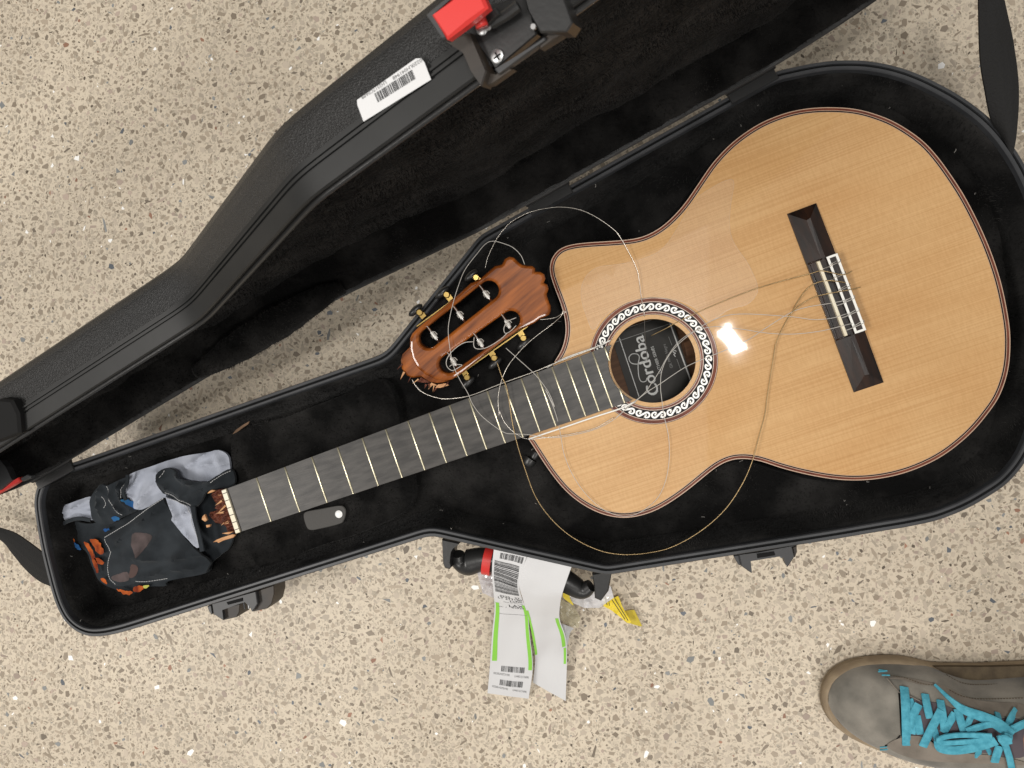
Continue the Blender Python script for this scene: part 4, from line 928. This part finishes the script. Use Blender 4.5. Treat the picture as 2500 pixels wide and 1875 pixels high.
# ================================================================== CLOTH in the head compartment
cl = empty('cloth_garment', (*at(330, 1290, 0)[:2], 75))
tag(cl, 'crumpled charcoal printed garment with white reverse and stitched hems, stuffed in the head end', 'garment')
K0 = lambda L: zm(0, 1050, .31646, L)
def sheet(name, pts, z, amp, sc, m, seed, parent=cl, step=3.5, tilt=(0, 0), th=1.5, sm=True, creases=()):
    P = np.array([at(x, y, z)[:2] for x, y in K0(pts)])
    if sm: P = catmull(P, 4, True)
    P = resample(P, 4)
    if area2(P) < 0: P = P[::-1]
    c = P.mean(0)
    dirv = np.array([math.cos(seed * 1.7), math.sin(seed * 1.7)])
    CR = []
    for h, wd, pl in creases:
        q = np.array([at(a, b, z)[:2] for a, b in K0(pl)])
        for a, b in zip(q[:-1], q[1:]): CR.append((h, wd, a, b - a, (b - a) @ (b - a)))
    def crz(x, y):
        t = 0.0; best = {}
        for h, wd, a, d, l2 in CR:
            u = min(1, max(0, ((x - a[0]) * d[0] + (y - a[1]) * d[1]) / l2)); px_, py_ = x - a[0] - d[0] * u, y - a[1] - d[1] * u
            dist = math.hypot(px_, py_); side = d[0] * py_ - d[1] * px_
            k = math.exp(-dist / (wd if side > 0 else wd * .38)) * math.sin(math.pi * min(.92, max(.08, u))) ** .5
            best[(h, wd)] = max(best.get((h, wd), 0), k)
        return sum(k * v for (k, _), v in best.items())
    def zf(x, y):
        d = (x - c[0]) * dirv[0] + (y - c[1]) * dirv[1]; e = -(x - c[0]) * dirv[1] + (y - c[1]) * dirv[0]
        r = noise.noise(Vector((d / sc, e / (sc * 3), seed))); r2 = noise.noise(Vector((x / sc / .6, y / sc / .6, seed + 3)))
        return z + crz(x, y) + amp * (1 - 2 * abs(r)) + amp * .45 * r2 + tilt[0] * (x - c[0]) + tilt[1] * (y - c[1])
    v, f = fill(P, step, zf)
    edge = np.array([(p[0], p[1], zf(p[0], p[1])) for p in P])
    sk = loft([edge, edge - np.array([0, 0, 4])])
    o = obj(name, *join((v, f), sk), m, parent, auto=.9); return o, zf
def stitch(fn, pts, parent, z0):
    P = catmull([at(x, y, z0) for x, y in K0(pts)], 8); P = resample(P, 2.6, closed=False)
    V = []
    for i in range(0, len(P) - 1):
        a, b = P[i].copy(), (P[i] * .25 + P[i + 1] * .75); a[2] = fn(a[0], a[1]) + .5; b[2] = fn(b[0], b[1]) + .5
        V.append(tube([a, b], .36, 5))
    obj('stitching', *join(*V), M_thread, parent)
s_d, _ = sheet('dark_layer', [(350, 645), (400, 640), (440, 730), (560, 690), (720, 720), (1000, 600), (1250, 480), (1550, 500), (1780, 330), (1830, 420), (1800, 850), (1710, 960), (1640, 1020), (1600, 1100), (1300, 1165), (1290, 1200), (1150, 1205), (1000, 1270), (900, 1235), (800, 1180), (730, 1080), (690, 950), (600, 880), (500, 780), (400, 750)], 78, 3, 26, M_cloth, 1)
s_w1, z1 = sheet('white_reverse', [(975, 440), (1005, 345), (1140, 290), (1400, 205), (1640, 165), (1690, 150), (1775, 205), (1785, 305), (1690, 345), (1600, 400), (1450, 410), (1300, 480), (1270, 530), (1130, 600), (1080, 610), (1000, 545), (960, 500)], 84, 4, 19, M_wcloth, 2, step=2.2, creases=((9, 7, [(1000, 530), (1130, 300)]), (8, 6, [(1075, 590), (1200, 430)]), (7.5, 6, [(1470, 280), (1560, 220), (1650, 165)]), (8.5, 8, [(1560, 275), (1690, 250), (1785, 260)]), (6, 5, [(1200, 330), (1330, 300)])))
s_w2, z2 = sheet('white_reverse', [(388, 645), (415, 605), (560, 560), (705, 510), (725, 545), (745, 690), (640, 668), (540, 690), (470, 735), (425, 738)], 85, 3, 15, M_wcloth, 3, step=2.5, creases=((7, 6, [(400, 690), (560, 610), (700, 560)]), (6, 5, [(480, 710), (600, 640), (730, 620)])))
s_d2, z3 = sheet('dark_fold', [(710, 525), (790, 415), (840, 428), (920, 388), (1000, 360), (985, 410), (950, 470), (970, 530), (1015, 560), (1075, 610), (970, 660), (850, 725), (745, 705), (715, 610)], 88, 4, 16, M_cloth, 4, step=2.2, creases=((9, 5, [(800, 430), (770, 520), (800, 650)]), (8, 5, [(860, 440), (890, 560), (960, 640)]), (8.5, 6, [(950, 390), (930, 480), (980, 570)])))
s_m, z4 = sheet('main_panel', [(822, 828), (1000, 715), (1130, 620), (1280, 515), (1340, 690), (1440, 820), (1530, 910), (1600, 960), (1640, 1020), (1600, 1100), (1300, 1160), (1180, 1170), (1060, 1170), (990, 1195), (900, 1195), (855, 1130), (835, 1000), (858, 920)], 90, 5, 26, M_cloth, 5, sm=False, step=3, creases=((10, 9, [(900, 900), (1060, 760), (1260, 600)]), (7, 11, [(1060, 1030), (1180, 900), (1330, 720)]), (9, 8, [(1080, 985), (1330, 1000), (1590, 955)]), (8.5, 7, [(1100, 1140), (1300, 1080), (1560, 1060)])))
s_w3, z5 = sheet('white_reverse', [(1280, 512), (1490, 590), (1502, 700), (1530, 800), (1548, 900), (1530, 912), (1440, 822), (1372, 742), (1340, 692), (1358, 668), (1325, 610)], 97, 3, 17, M_wcloth, 6, step=2.2, sm=False, creases=((8, 6, [(1370, 690), (1420, 660), (1500, 610)]), (7, 6, [(1360, 700), (1440, 760), (1510, 890)]), (6, 5, [(1300, 530), (1370, 660)])))
s_d3, z6 = sheet('collar_fold', [(1228, 340), (1290, 290), (1370, 310), (1420, 370), (1530, 392), (1640, 390), (1720, 330), (1790, 300), (1822, 405), (1720, 440), (1610, 470), (1560, 560), (1492, 588), (1280, 485), (1230, 410)], 95, 4, 17, M_cloth, 7, step=2.2, creases=((10, 7, [(1240, 340), (1260, 420), (1400, 500), (1500, 570)]), (9, 7, [(1370, 330), (1430, 400), (1560, 420), (1700, 370)]), (8, 6, [(1480, 500), (1600, 440)])))
for fn, pts, par, z in ((z4, [(826, 822), (1000, 718), (1130, 625), (1275, 522)], s_m, 92), (z4, [(826, 835), (862, 920), (840, 1000), (855, 1125), (905, 1188)], s_m, 92), (z4, [(1062, 1160), (1180, 1160), (1292, 1146)], s_m, 92),
                        (z5, [(1290, 520), (1470, 590), (1492, 700), (1520, 800), (1540, 895)], s_w3, 97), (z6, [(1285, 480), (1390, 535), (1488, 578)], s_d3, 97), (z6, [(1280, 310), (1258, 365)], s_d3, 97), (z6, [(1650, 400), (1720, 345), (1785, 312)], s_d3, 97),
                        (z3, [(830, 432), (885, 590), (955, 655)], s_d2, 90), (z3, [(800, 510), (830, 560), (815, 600)], s_d2, 90), (z3, [(990, 375), (955, 450), (965, 520)], s_d2, 90), (z2, [(400, 640), (435, 728)], s_w2, 86), (z2, [(520, 692), (600, 672), (690, 682)], s_w2, 86)):
    stitch(fn, pts, par, z)
def hem(pts, z, par, wd=4.5):
    P = catmull([at(x, y, z) for x, y in K0(pts)], 6); obj('hem', *strip(P, wd, 1.2), M_cloth, par, auto=.9)
hem([(392, 640), (412, 690), (432, 742)], 92, s_w2); hem([(470, 735), (520, 705), (600, 682), (700, 695)], 93, s_w2); hem([(1492, 588), (1505, 690), (1535, 800), (1562, 935)], 102, s_w3, 6); hem([(985, 345), (982, 410), (950, 470), (972, 540)], 97, s_w1)
def pr(fn, pts, m, z, par):
    P = np.array([at(x, y, z)[:2] for x, y in K0(pts)]); P = resample(catmull(P, 4, True), 1.3); P = P + np.array([noise.noise_vector(Vector((p[0] / 3.2, p[1] / 3.2, 2)))[:2] for p in P]) * (1.5 if m in (M_orange, M_blue) else .4)
    obj('printed_patch', *fill(P, 3, lambda x, y: fn(x, y) + .45), m, par, smooth=True)
pr(z4, [(1045, 795), (1120, 790), (1195, 820), (1140, 910), (1090, 975), (1035, 900)], M_pink, 92, s_m); pr(z4, [(870, 1130), (940, 1100), (1005, 1085), (1010, 1150), (920, 1168)], M_pink, 92, s_m)
pr(z4, [(1040, 1030), (1080, 1045), (1065, 1115), (1015, 1130)], mat('brown_print', (.07, .04, .035), .85), 92, s_m)
pr(z3, [(870, 680), (900, 660), (935, 680), (900, 705)], M_blue, 90, s_d2); pr(z3, [(970, 540), (1000, 535), (1060, 600), (1030, 605)], M_blue, 90, s_d2)
dz = lambda x, y: 85.0
for pts, m in (([(650, 870), (690, 880), (740, 990), (765, 1090), (735, 1080), (700, 960)], M_orange), ([(700, 845), (760, 850), (800, 940), (770, 960), (725, 900)], M_orange), ([(540, 835), (575, 840), (580, 865), (550, 862)], M_orange), ([(735, 985), (800, 1010), (795, 1040), (740, 1020)], M_orange),
               ([(780, 1145), (810, 1150), (830, 1185), (800, 1175)], M_orange), ([(900, 1225), (970, 1240), (1025, 1245), (1000, 1270), (950, 1262)], M_orange), ([(1040, 1205), (1090, 1195), (1110, 1225), (1060, 1250), (1035, 1240)], M_orange), ([(1105, 1200), (1155, 1198), (1120, 1222)], M_lime),
               ([(445, 785), (490, 775), (510, 795), (460, 810)], M_lime), ([(570, 870), (600, 880), (625, 925), (590, 915)], M_blue), ([(820, 870), (860, 880), (900, 910), (850, 925)], M_blue), ([(800, 765), (840, 757), (850, 775), (815, 782)], M_blue)):
    pr(dz, pts, m, 85, s_d)

# ================================================================== wood sliver on the plush
P = [at(x, y, 92) for x, y in zm(0, 600, .40687, [(1400, 1130), (1420, 1104), (1462, 1074), (1500, 1053), (1492, 1070), (1460, 1092), (1425, 1118)])]
M_warm2 = mat('dull_wood', (0.20, 0.12, 0.07), 0.7, 0.3, var=(0.12, 0.07, 0.04), vscale=90)
o = obj('wood_sliver', *prism(P, (0, 0, 1.6)), M_warm2); tag(o, 'thin brown sliver of broken wood on the black lining above the neck', 'wood sliver')

# ================================================================== BAGGAGE TAGS
def surf(L, R, zs, n=6):
    A, B = twoedge(zm(1000, 1250, .30136, L), zm(1000, 1250, .30136, R), zs, n)
    def f(u, v, h=0.0):
        t = v * (len(A) - 1); i = min(int(t), len(A) - 2); t -= i
        a = A[i] * (1 - t) + A[i + 1] * t; b = B[i] * (1 - t) + B[i + 1] * t
        p = a * (1 - u) + b * u; return p + np.array([0, 0, h + .6 * math.sin(u * 7 + v * 11) + 1.6 * noise.noise(Vector((u * 1.6, v * 9, 4.0))) + 1.1 * abs(noise.noise(Vector((u * 2.5 + v * 6, v * 5, 9.0))))])
    return f
def paper(name, f, m, parent, nu=8, nv=40, h=0.0, u0=0, u1=1, v0=0, v1=1, th=.4):
    g = [[f(u0 + (u1 - u0) * i / nu, v0 + (v1 - v0) * j / nv, h) for i in range(nu + 1)] for j in range(nv + 1)]
    rows = [r + [p - np.array([0, 0, th]) for p in r[::-1]] for r in g]
    return obj(name, *loft(rows, True, True, True), m, parent, auto=.8)
tg = empty('baggage_tag', (*at(1260, 1560, 0)[:2], 0))
tag(tg, 'white airline baggage tag with barcodes and green edges looped round the case handle', 'baggage tag')
fB = surf([(900, 330), (885, 560), (915, 700), (965, 870), (1000, 1040), (1018, 1190), (1000, 1385)], [(1320, 420), (1250, 620), (1220, 740), (1216, 870), (1262, 1000), (1275, 1150), (1265, 1530)], [106, 102, 88, 60, 38, 18, 3])
fA = surf([(683, 300), (668, 480), (680, 660), (688, 790), (668, 1000), (652, 1230), (630, 1470)], [(950, 350), (890, 560), (908, 700), (955, 820), (975, 1000), (998, 1250), (965, 1512)], [108, 100, 82, 62, 42, 22, 4])
pB = paper('tag_strip', fB, M_paper, tg); pA = paper('tag_strip', fA, M_paper, tg)
def onp(f, vf, h=.35): return [tuple(f(p[0], p[1], h)) for p in vf[0]], vf[1]
def quadgrid(u0, u1, v0, v1, n=3, m=3):
    V = [(u0 + (u1 - u0) * i / n, v0 + (v1 - v0) * j / m) for j in range(m + 1) for i in range(n + 1)]
    return V, [(j * (n + 1) + i, j * (n + 1) + i + 1, (j + 1) * (n + 1) + i + 1, (j + 1) * (n + 1) + i) for j in range(m) for i in range(n)]
def tbars(f, par, u0, u1, v0, v1, n, seed, across=True, m=M_ink):
    r = random.Random(seed); P = []; x = 0.0; un = 1 / (n * 2.9)
    while x < 1 - un:
        b = min(un * r.choice((1, 1, 1.7, 2.5)), 1 - x)
        P.append(quadgrid(u0 + (u1 - u0) * x, u0 + (u1 - u0) * (x + b), v0, v1, 1, 2) if across else quadgrid(u0, u1, v0 + (v1 - v0) * x, v0 + (v1 - v0) * (x + b), 6, 1)); x += b + un * r.choice((1, 1, 1.6, 2.4))
    obj('barcode', *onp(f, join(*P)), m, par)
def ttext(f, par, t, u0, v0, du, hv, m=M_ink, skew=0.0):
    v, fc = text_mesh(t, 1.0); A = np.array(v); x0, x1 = A[:, 0].min(), A[:, 0].max()
    obj('lettering', *onp(f, ([(u0 + du * (p[0] - x0) / (x1 - x0), v0 + skew * (p[0] - x0) / (x1 - x0) - hv * p[1] / .73) for p in v], fc), .45), m, par)
tbars(fA, pA, .22, .95, .015, .055, 26, 1)
tbars(fA, pA, .07, .93, .075, .315, 34, 2, across=False)
ttext(fA, pA, '0220   27', .22, .350, .70, .016); ttext(fA, pA, 'LT 273190', .15, .372, .82, .020); ttext(fA, pA, 'Lufth', .55, .395, .40, .022); ttext(fA, pA, '0220 LH 273190', .32, .405, .62, .008, M_grey_ink, .01)
ttext(fA, pA, 'LAX', .48, .455, .44, .028); ttext(fA, pA, '04527', .54, .468, .40, .013); ttext(fA, pA, '/', .36, .468, .03, .014)
obj('tag_rule', *onp(fA, quadgrid(.14, .98, .521, .523, 6, 1)), M_grey_ink, pA)
obj('tag_rule', *onp(fA, quadgrid(.12, .28, .462, .465, 3, 1)), M_grey_ink, pA)
obj('tag_stripe', *onp(fA, quadgrid(.04, .155, .425, .815, 2, 30)), M_green, pA)
obj('tag_stripe', *onp(fA, quadgrid(.90, .985, .42, .855, 2, 30)), M_green, pA)
obj('tag_stripe', *onp(fB, quadgrid(.0, .07, .43, .80, 2, 30)), M_green, pB)
obj('tag_stripe', *onp(fB, quadgrid(.86, .965, .49, .78, 2, 30)), M_green, pB)
obj('tag_stripe', *onp(fB, quadgrid(.90, .975, .79, .875, 2, 10)), M_green, pB)
for k, v0 in enumerate((.842, .915)):
    tbars(fA, pA, .27, .82, v0, v0 + .030, 26, 9); ttext(fA, pA, '0220LH273190', .10, v0 + .047, .38, .011, M_grey_ink, .004); ttext(fA, pA, 'LH451217APR', .60, v0 + .052, .33, .011, M_grey_ink, .004)
# clear pouch and yellow tag
cp_ = empty('plastic_pouch', (*at(1200, 1440, 0)[:2], 20)); tag(cp_, 'crumpled clear plastic pouch hanging behind the white baggage tag', 'pouch')
def zsheet(name, pts, zz, m, parent, amp=4, sc=14, step=3, seed=1, o=(1000, 1250), f=.30136):
    P = np.array([at(x, y, zz)[:2] for x, y in zm(*o, f, pts)]); P = resample(P, 4)
    if area2(P) < 0: P = P[::-1]
    fn = lambda x, y: zz + amp * noise.noise(Vector((x / sc, y / sc * .5, seed))) + amp * .5 * noise.noise(Vector((x / sc * 2.3, y / sc * 2.3, seed)))
    return obj(name, *fill(P, step, fn), m, parent, smooth=False)
zsheet('film', [(540, 455), (680, 440), (700, 700), (640, 680), (592, 652), (565, 560)], 55, mat('milky_film', (.55, .53, .55), .12, .6, alpha=.75), cp_, 6, 10, 2.5, 2)
zsheet('film', [(1300, 560), (1480, 600), (1625, 590), (1655, 700), (1532, 778), (1400, 770), (1318, 740), (1285, 650)], 40, mat('milky_film_grey', (.62, .61, .62), .2, .6, alpha=.85), cp_, 5, 14, 2.5, 3)
zsheet('film', [(1222, 700), (1330, 755), (1385, 850), (1370, 935), (1260, 912), (1218, 870)], 22, mat('amber_film', (.50, .45, .30), .2, .6, alpha=.7), cp_, 5, 14, 2.5, 4)
zsheet('film', [(1225, 905), (1335, 940), (1300, 970), (1275, 1100), (1262, 1010)], 22, M_paper, cp_, 2, 14, 3, 4)
yt = empty('yellow_tag', (*at(1560, 1500, 0)[:2], 20)); tag(yt, 'folded yellow paper tag with black print under the case handle', 'paper tag')
y1 = zsheet('tag_leaf', [(1268, 480), (1318, 465), (1290, 600), (1295, 690), (1335, 765), (1240, 690), (1255, 560)], 50, M_yel, yt, 3, 14, 3, 5)
y2 = zsheet('tag_leaf', [(1740, 800), (1820, 792), (1888, 932), (1790, 905)], 6, mat('yellow_paper_back', (.52, .40, .02), .6), yt, 1.5, 14, 3, 6)
y3 = zsheet('tag_leaf', [(1570, 700), (1600, 670), (1640, 700), (1690, 680), (1725, 770), (1800, 900), (1770, 907), (1640, 800), (1570, 765)], 14, M_yel, yt, 3, 10, 2.5, 7)
for a, b in (((1660, 700), (1770, 880)), ((1640, 712), (1745, 870)), ((1610, 700), (1620, 760)), ((1590, 705), (1600, 755))):
    obj('tag_print', *strip([at(*zm(1000, 1250, .30136, [a])[0], 18.5), at(*zm(1000, 1250, .30136, [b])[0], 18.5)], .8, .1), M_ink, y3)

# ================================================================== SNEAKER
sh = empty('sneaker', (*at(2330, 1740, 0)[:2], 0))
tag(sh, 'worn grey suede sneaker with turquoise laces and tan rubber sole on the floor', 'sneaker')
SF = .24864; SO = (1950, 1500)
def sx(pts): return zm(*SO, SF, pts)
up = sx([(222, 800), (232, 720), (262, 640), (340, 550), (500, 475), (700, 432), (900, 420), (1100, 435), (1300, 488), (1500, 500), (1800, 500), (2212, 480), (2500, 470), (2800, 480), (3000, 560), (3080, 700)])
lo = sx([(222, 800), (235, 910), (300, 1040), (420, 1150), (600, 1250), (800, 1330), (1000, 1410), (1250, 1470), (1500, 1490), (1800, 1510), (2212, 1530), (2500, 1540), (2800, 1510), (3000, 1400), (3080, 1250)])
so = catmull([at(x, y, 14) for x, y in lo + up[::-1][:-1]], 6, True)[:, :2]
so = resample(so, 5); so = so if area2(so) > 0 else so[::-1]
for _ in range(4): so = (np.roll(so, 1, 0) + 2 * so + np.roll(so, -1, 0)) / 4
soz = lambda d, z: np.c_[inset(so, d), np.full(len(so), z)]
obj('sole', *loft([soz(5, 0.5), soz(1, 3), soz(0, 8), soz(.6, 17), soz(1.5, 22), soz(3.4, 23.5), soz(7, 22)], True, True, False), M_tan, sh, auto=.8)
# sidewall ribbing round the toe
rb = []
for i in range(len(so)):
    p = so[i]
    if p[0] < at(2110, 1700, 14)[0] :
        for q in range(3):
            t = q / 3; pp = so[i] * (1 - t) + so[(i + 1) % len(so)] * t; nn = normals2(so)[i]
            rb.append(tube([(pp[0] - nn[0] * .3, pp[1] - nn[1] * .3, 5), (pp[0] - nn[0] * .1, pp[1] - nn[1] * .1, 13)], .45, 4))
rbo = obj('sole_ribbing', *join(*rb), M_tan, sh); tag(rbo, kind='stuff')
# upper: height field over the inset outline
ui = catmull([at(x, y, 24) for x, y in sx([(305, 800), (330, 720), (400, 630), (520, 555), (700, 512), (900, 505), (1100, 515), (1260, 530), (1400, 575), (1600, 640), (1800, 655), (2212, 625), (2600, 600), (2900, 680), (2960, 800), (2980, 1000), (2960, 1200), (2860, 1380), (2600, 1470), (2212, 1490), (1800, 1480), (1500, 1470), (1250, 1455), (1000, 1395), (800, 1310), (620, 1220), (480, 1120), (380, 1010), (315, 900)])], 5, True)[:, :2]
ui = resample(ui, 4); ui = ui if area2(ui) > 0 else ui[::-1]; ui = inset(ui, -1.8)
XT, XH = ui[:, 0].min(), ui[:, 0].max(); Lsh = XH - XT
def span(x):
    ys = []
    for i in range(len(ui)):
        a, b = ui[i], ui[(i + 1) % len(ui)]
        if (a[0] - x) * (b[0] - x) < 0: ys.append(a[1] + (b[1] - a[1]) * (x - a[0]) / (b[0] - a[0]))
    return (min(ys), max(ys)) if len(ys) >= 2 else None
XS = np.linspace(XT + .5, XH - .5, 70); SP = [span(x) for x in XS]
SLO = np.array([s[0] for s in SP]); SHI = np.array([s[1] for s in SP])
def shoe_h(x): return float(np.interp((x - XT) / Lsh, [0, .04, .12, .25, .4, .52, .62, .75, 1], [24, 38, 48, 56, 66, 76, 88, 92, 84]))
def shoe_z(x, y):
    lo_, hi_ = np.interp(x, XS, SLO), np.interp(x, XS, SHI)
    t = min(1, max(-1, 2 * (y - lo_) / (hi_ - lo_) - 1)); h = shoe_h(x)
    return 22 + (h - 22) * (1 - abs(t) ** 2.4) ** .55
rows = []
for i, x in enumerate(XS):
    rows.append([(x, SLO[i] + (SHI[i] - SLO[i]) * (1 + math.copysign(abs(t) ** .8, t)) / 2, 0) for t in np.linspace(-1, 1, 41)])
rows = [[(p[0], p[1], shoe_z(p[0], p[1]) + .5 * noise.noise(Vector(p) / 14)) for p in r] for r in rows]
obj('upper', *loft(rows, False), M_suede, sh, smooth=True)
def on_shoe(x, y, h=0):
    z = 60.0
    for _ in range(12):
        p = at(x, y, z + h); z = .5 * z + .5 * shoe_z(p[0], p[1])
    return at(x, y, z + h)
def overlay(name, pts, m, h=1.2, step=4):
    P = np.array([on_shoe(*q, h)[:2] for q in sx(pts)]); P = resample(catmull(P, 4, True), 4); P = P if area2(P) > 0 else P[::-1]
    fn = lambda x, y: shoe_z(x, y) + h + .4 * noise.noise(Vector((x / 14, y / 14, 0)))
    e = np.array([(p[0], p[1], fn(*p)) for p in P])
    return obj(name, *join(fill(P, step, fn), loft([e, e - np.array([0, 0, h + .6])])), m, sh, auto=.9)
overlay('eyelet_stay', [(850, 625), (1000, 640), (1200, 690), (1360, 700), (1480, 790), (1620, 900), (1900, 980), (2212, 1000), (2212, 880), (1900, 860), (1700, 830), (1560, 770), (1420, 700), (1250, 660), (1040, 620)], M_suede2, 1.4)
overlay('eyelet_stay', [(870, 1280), (990, 1215), (1110, 1190), (1250, 1215), (1420, 1330), (1700, 1370), (2000, 1400), (2212, 1450), (2212, 1480), (1800, 1465), (1400, 1450), (1150, 1420), (960, 1360)], M_suede2, 1.4)
overlay('tongue', [(1060, 790), (1180, 840), (1400, 880), (1600, 960), (1900, 1020), (2212, 1060), (2212, 1400), (1900, 1370), (1600, 1330), (1300, 1230), (1100, 1180), (1030, 1000)], mat('tongue_mauve', (.095, .080, .090), .9, .2), 1.0)
obj('sole_shade_band', *prism([at(x, y, 20) for x, y in sx([(1310, 500), (1420, 497), (1800, 500), (2212, 490), (2600, 480), (2600, 610), (2212, 630), (1800, 655), (1600, 645), (1450, 585)])], (0, 0, 5)), M_shade_stitch, sh)  # side of the sole in shadow; the shade is built in as dark brown
for a in ([(860, 620), (920, 690), (985, 765)], [(985, 765), (1050, 780), (1190, 850)]): obj('seam', *tube(catmull([on_shoe(*q, 1.4) for q in sx(a)], 5), .7, 6), M_suede2, sh, smooth=True)
for a in ([(995, 1190), (960, 1230), (900, 1270), (850, 1290)], [(1100, 1185), (1200, 1195), (1300, 1240), (1420, 1330)], [(985, 770), (1000, 1000), (1010, 1190)]): obj('seam', *tube(catmull([on_shoe(*q, .5) for q in sx(a)], 5), .8, 6), M_gap, sh, smooth=True)
for a in ([(900, 600), (1050, 625), (1210, 680), (1350, 695)], [(1480, 740), (1600, 800), (1800, 830), (2212, 820)], [(1450, 590), (1600, 670), (1800, 690), (2212, 665)]):
    P = resample(catmull([on_shoe(*q, 1.6) for q in sx(a)], 8), 2.6, closed=False); obj('stitching', *join(*[tube([P[i], P[i] * .4 + P[i + 1] * .6], .4, 5) for i in range(len(P) - 1)]), M_shade_stitch, sh)
for a in ([(785, 545), (870, 555)], [(780, 562), (850, 558)], [(815, 595), (895, 598)], [(800, 1305), (865, 1300)], [(800, 1330), (870, 1325)]): obj('stitching', *tube([on_shoe(*q, .9) for q in sx(a)], .8, 5), M_lace, sh)
def lace(pts, w, h, name='lace'):
    P = catmull([on_shoe(x, y, h + (e[0] if e else 0)) for x, y, *e in sx(pts)], 6)
    ww = np.interp(np.arange(len(P)), np.linspace(0, len(P) - 1, len(w)), w) * SF * .42 if hasattr(w, '__len__') else w * SF * .42
    obj(name, *strip(P, ww if hasattr(ww, '__len__') else float(ww), 1.0), M_lace, sh, auto=.9)
lace([(1085, 830), (1130, 960), (1125, 1100), (1110, 1170)], 74, 1.5); lace([(1180, 880), (1120, 1000), (1085, 1120)], 80, 3); lace([(1160, 990), (1180, 1090), (1195, 1175)], 74, 1.5)
lace([(1035, 712, -3), (1048, 850), (1055, 1050), (1060, 1284, -3)], 84, 4.5)
lace([(1240, 782, -3), (1262, 900), (1290, 1020)], 74, 4); lace([(1400, 940), (1310, 1110), (1220, 1296, -3)], 80, 5)
lace([(1390, 842, -3), (1410, 960), (1435, 1150)], 74, 4); lace([(1535, 970), (1480, 1060), (1420, 1160)], 74, 3); lace([(1330, 1120), (1350, 1190), (1375, 1290)], 60, 2)
lace([(1560, 930), (1590, 1040), (1625, 1150)], 74, 4); lace([(1690, 1010), (1640, 1120)], 60, 3); lace([(1650, 1150), (1760, 1110), (1900, 1080), (2000, 1140)], 66, 6)
lace([(1335, 688, -2), (1480, 825), (1620, 935), (1800, 1005), (1950, 1075), (2100, 1190)], (26, 44, 80, 100, 110, 100), 8)
lace([(1900, 1195, 2), (1700, 1185), (1520, 1190), (1400, 1215), (1380, 1250), (1480, 1262), (1700, 1245), (1880, 1215)], 52, 9)
lace([(1370, 1240), (1390, 1310), (1500, 1335), (1640, 1325), (1800, 1290), (1940, 1240)], 84, 7)
lace([(2135, 935, -2), (2090, 1010), (2050, 1100)], 66, 3); lace([(1950, 965, -2), (1965, 1030), (1975, 1100)], 56, 3); lace([(2300, 1040), (2180, 1090), (2060, 1150)], 74, 5); lace([(1780, 930, -3), (1790, 990)], 60, 1)
lace([(2010, 1230), (2050, 1340), (2080, 1450), (2100, 1560)], 62, 5); lace([(1975, 1290), (1945, 1380), (1925, 1450, -2)], 74, 4); lace([(1770, 1330), (1755, 1405, -2)], 58, 2); lace([(1850, 1310), (1885, 1370, -2)], 44, 2)
kn = on_shoe(*sx([(2030, 1230)])[0], 9); 
lace([(1985, 1180), (2010, 1225), (2040, 1275)], (84, 100, 84), 10); lace([(2065, 1175), (2050, 1215), (2000, 1270)], (70, 92, 70), 12); lace([(1960, 1215), (2030, 1232), (2095, 1240)], (60, 96, 60), 14.5)

# person standing in the sneaker: ankle and shin, mostly outside the picture
ak = on_shoe(2492, 1806, 6)
lg = obj('person', *tube(catmull([ak + np.array(q) for q in ((33, -6, -30), (34, -6, 0), (44, -8, 40), (66, -14, 140), (86, -20, 260), (104, -24, 360), (112, -30, 470), (126, -60, 620), (140, -90, 800))], 5), list(np.interp(np.arange(41), [0, 5, 10, 15, 20, 25, 30, 35, 40], [32, 30, 33, 42, 56, 55, 58, 70, 80])), 18), M_skin, None, smooth=True)
tag(lg, 'bare shin of a person at the right edge above the grey sneaker', 'person')
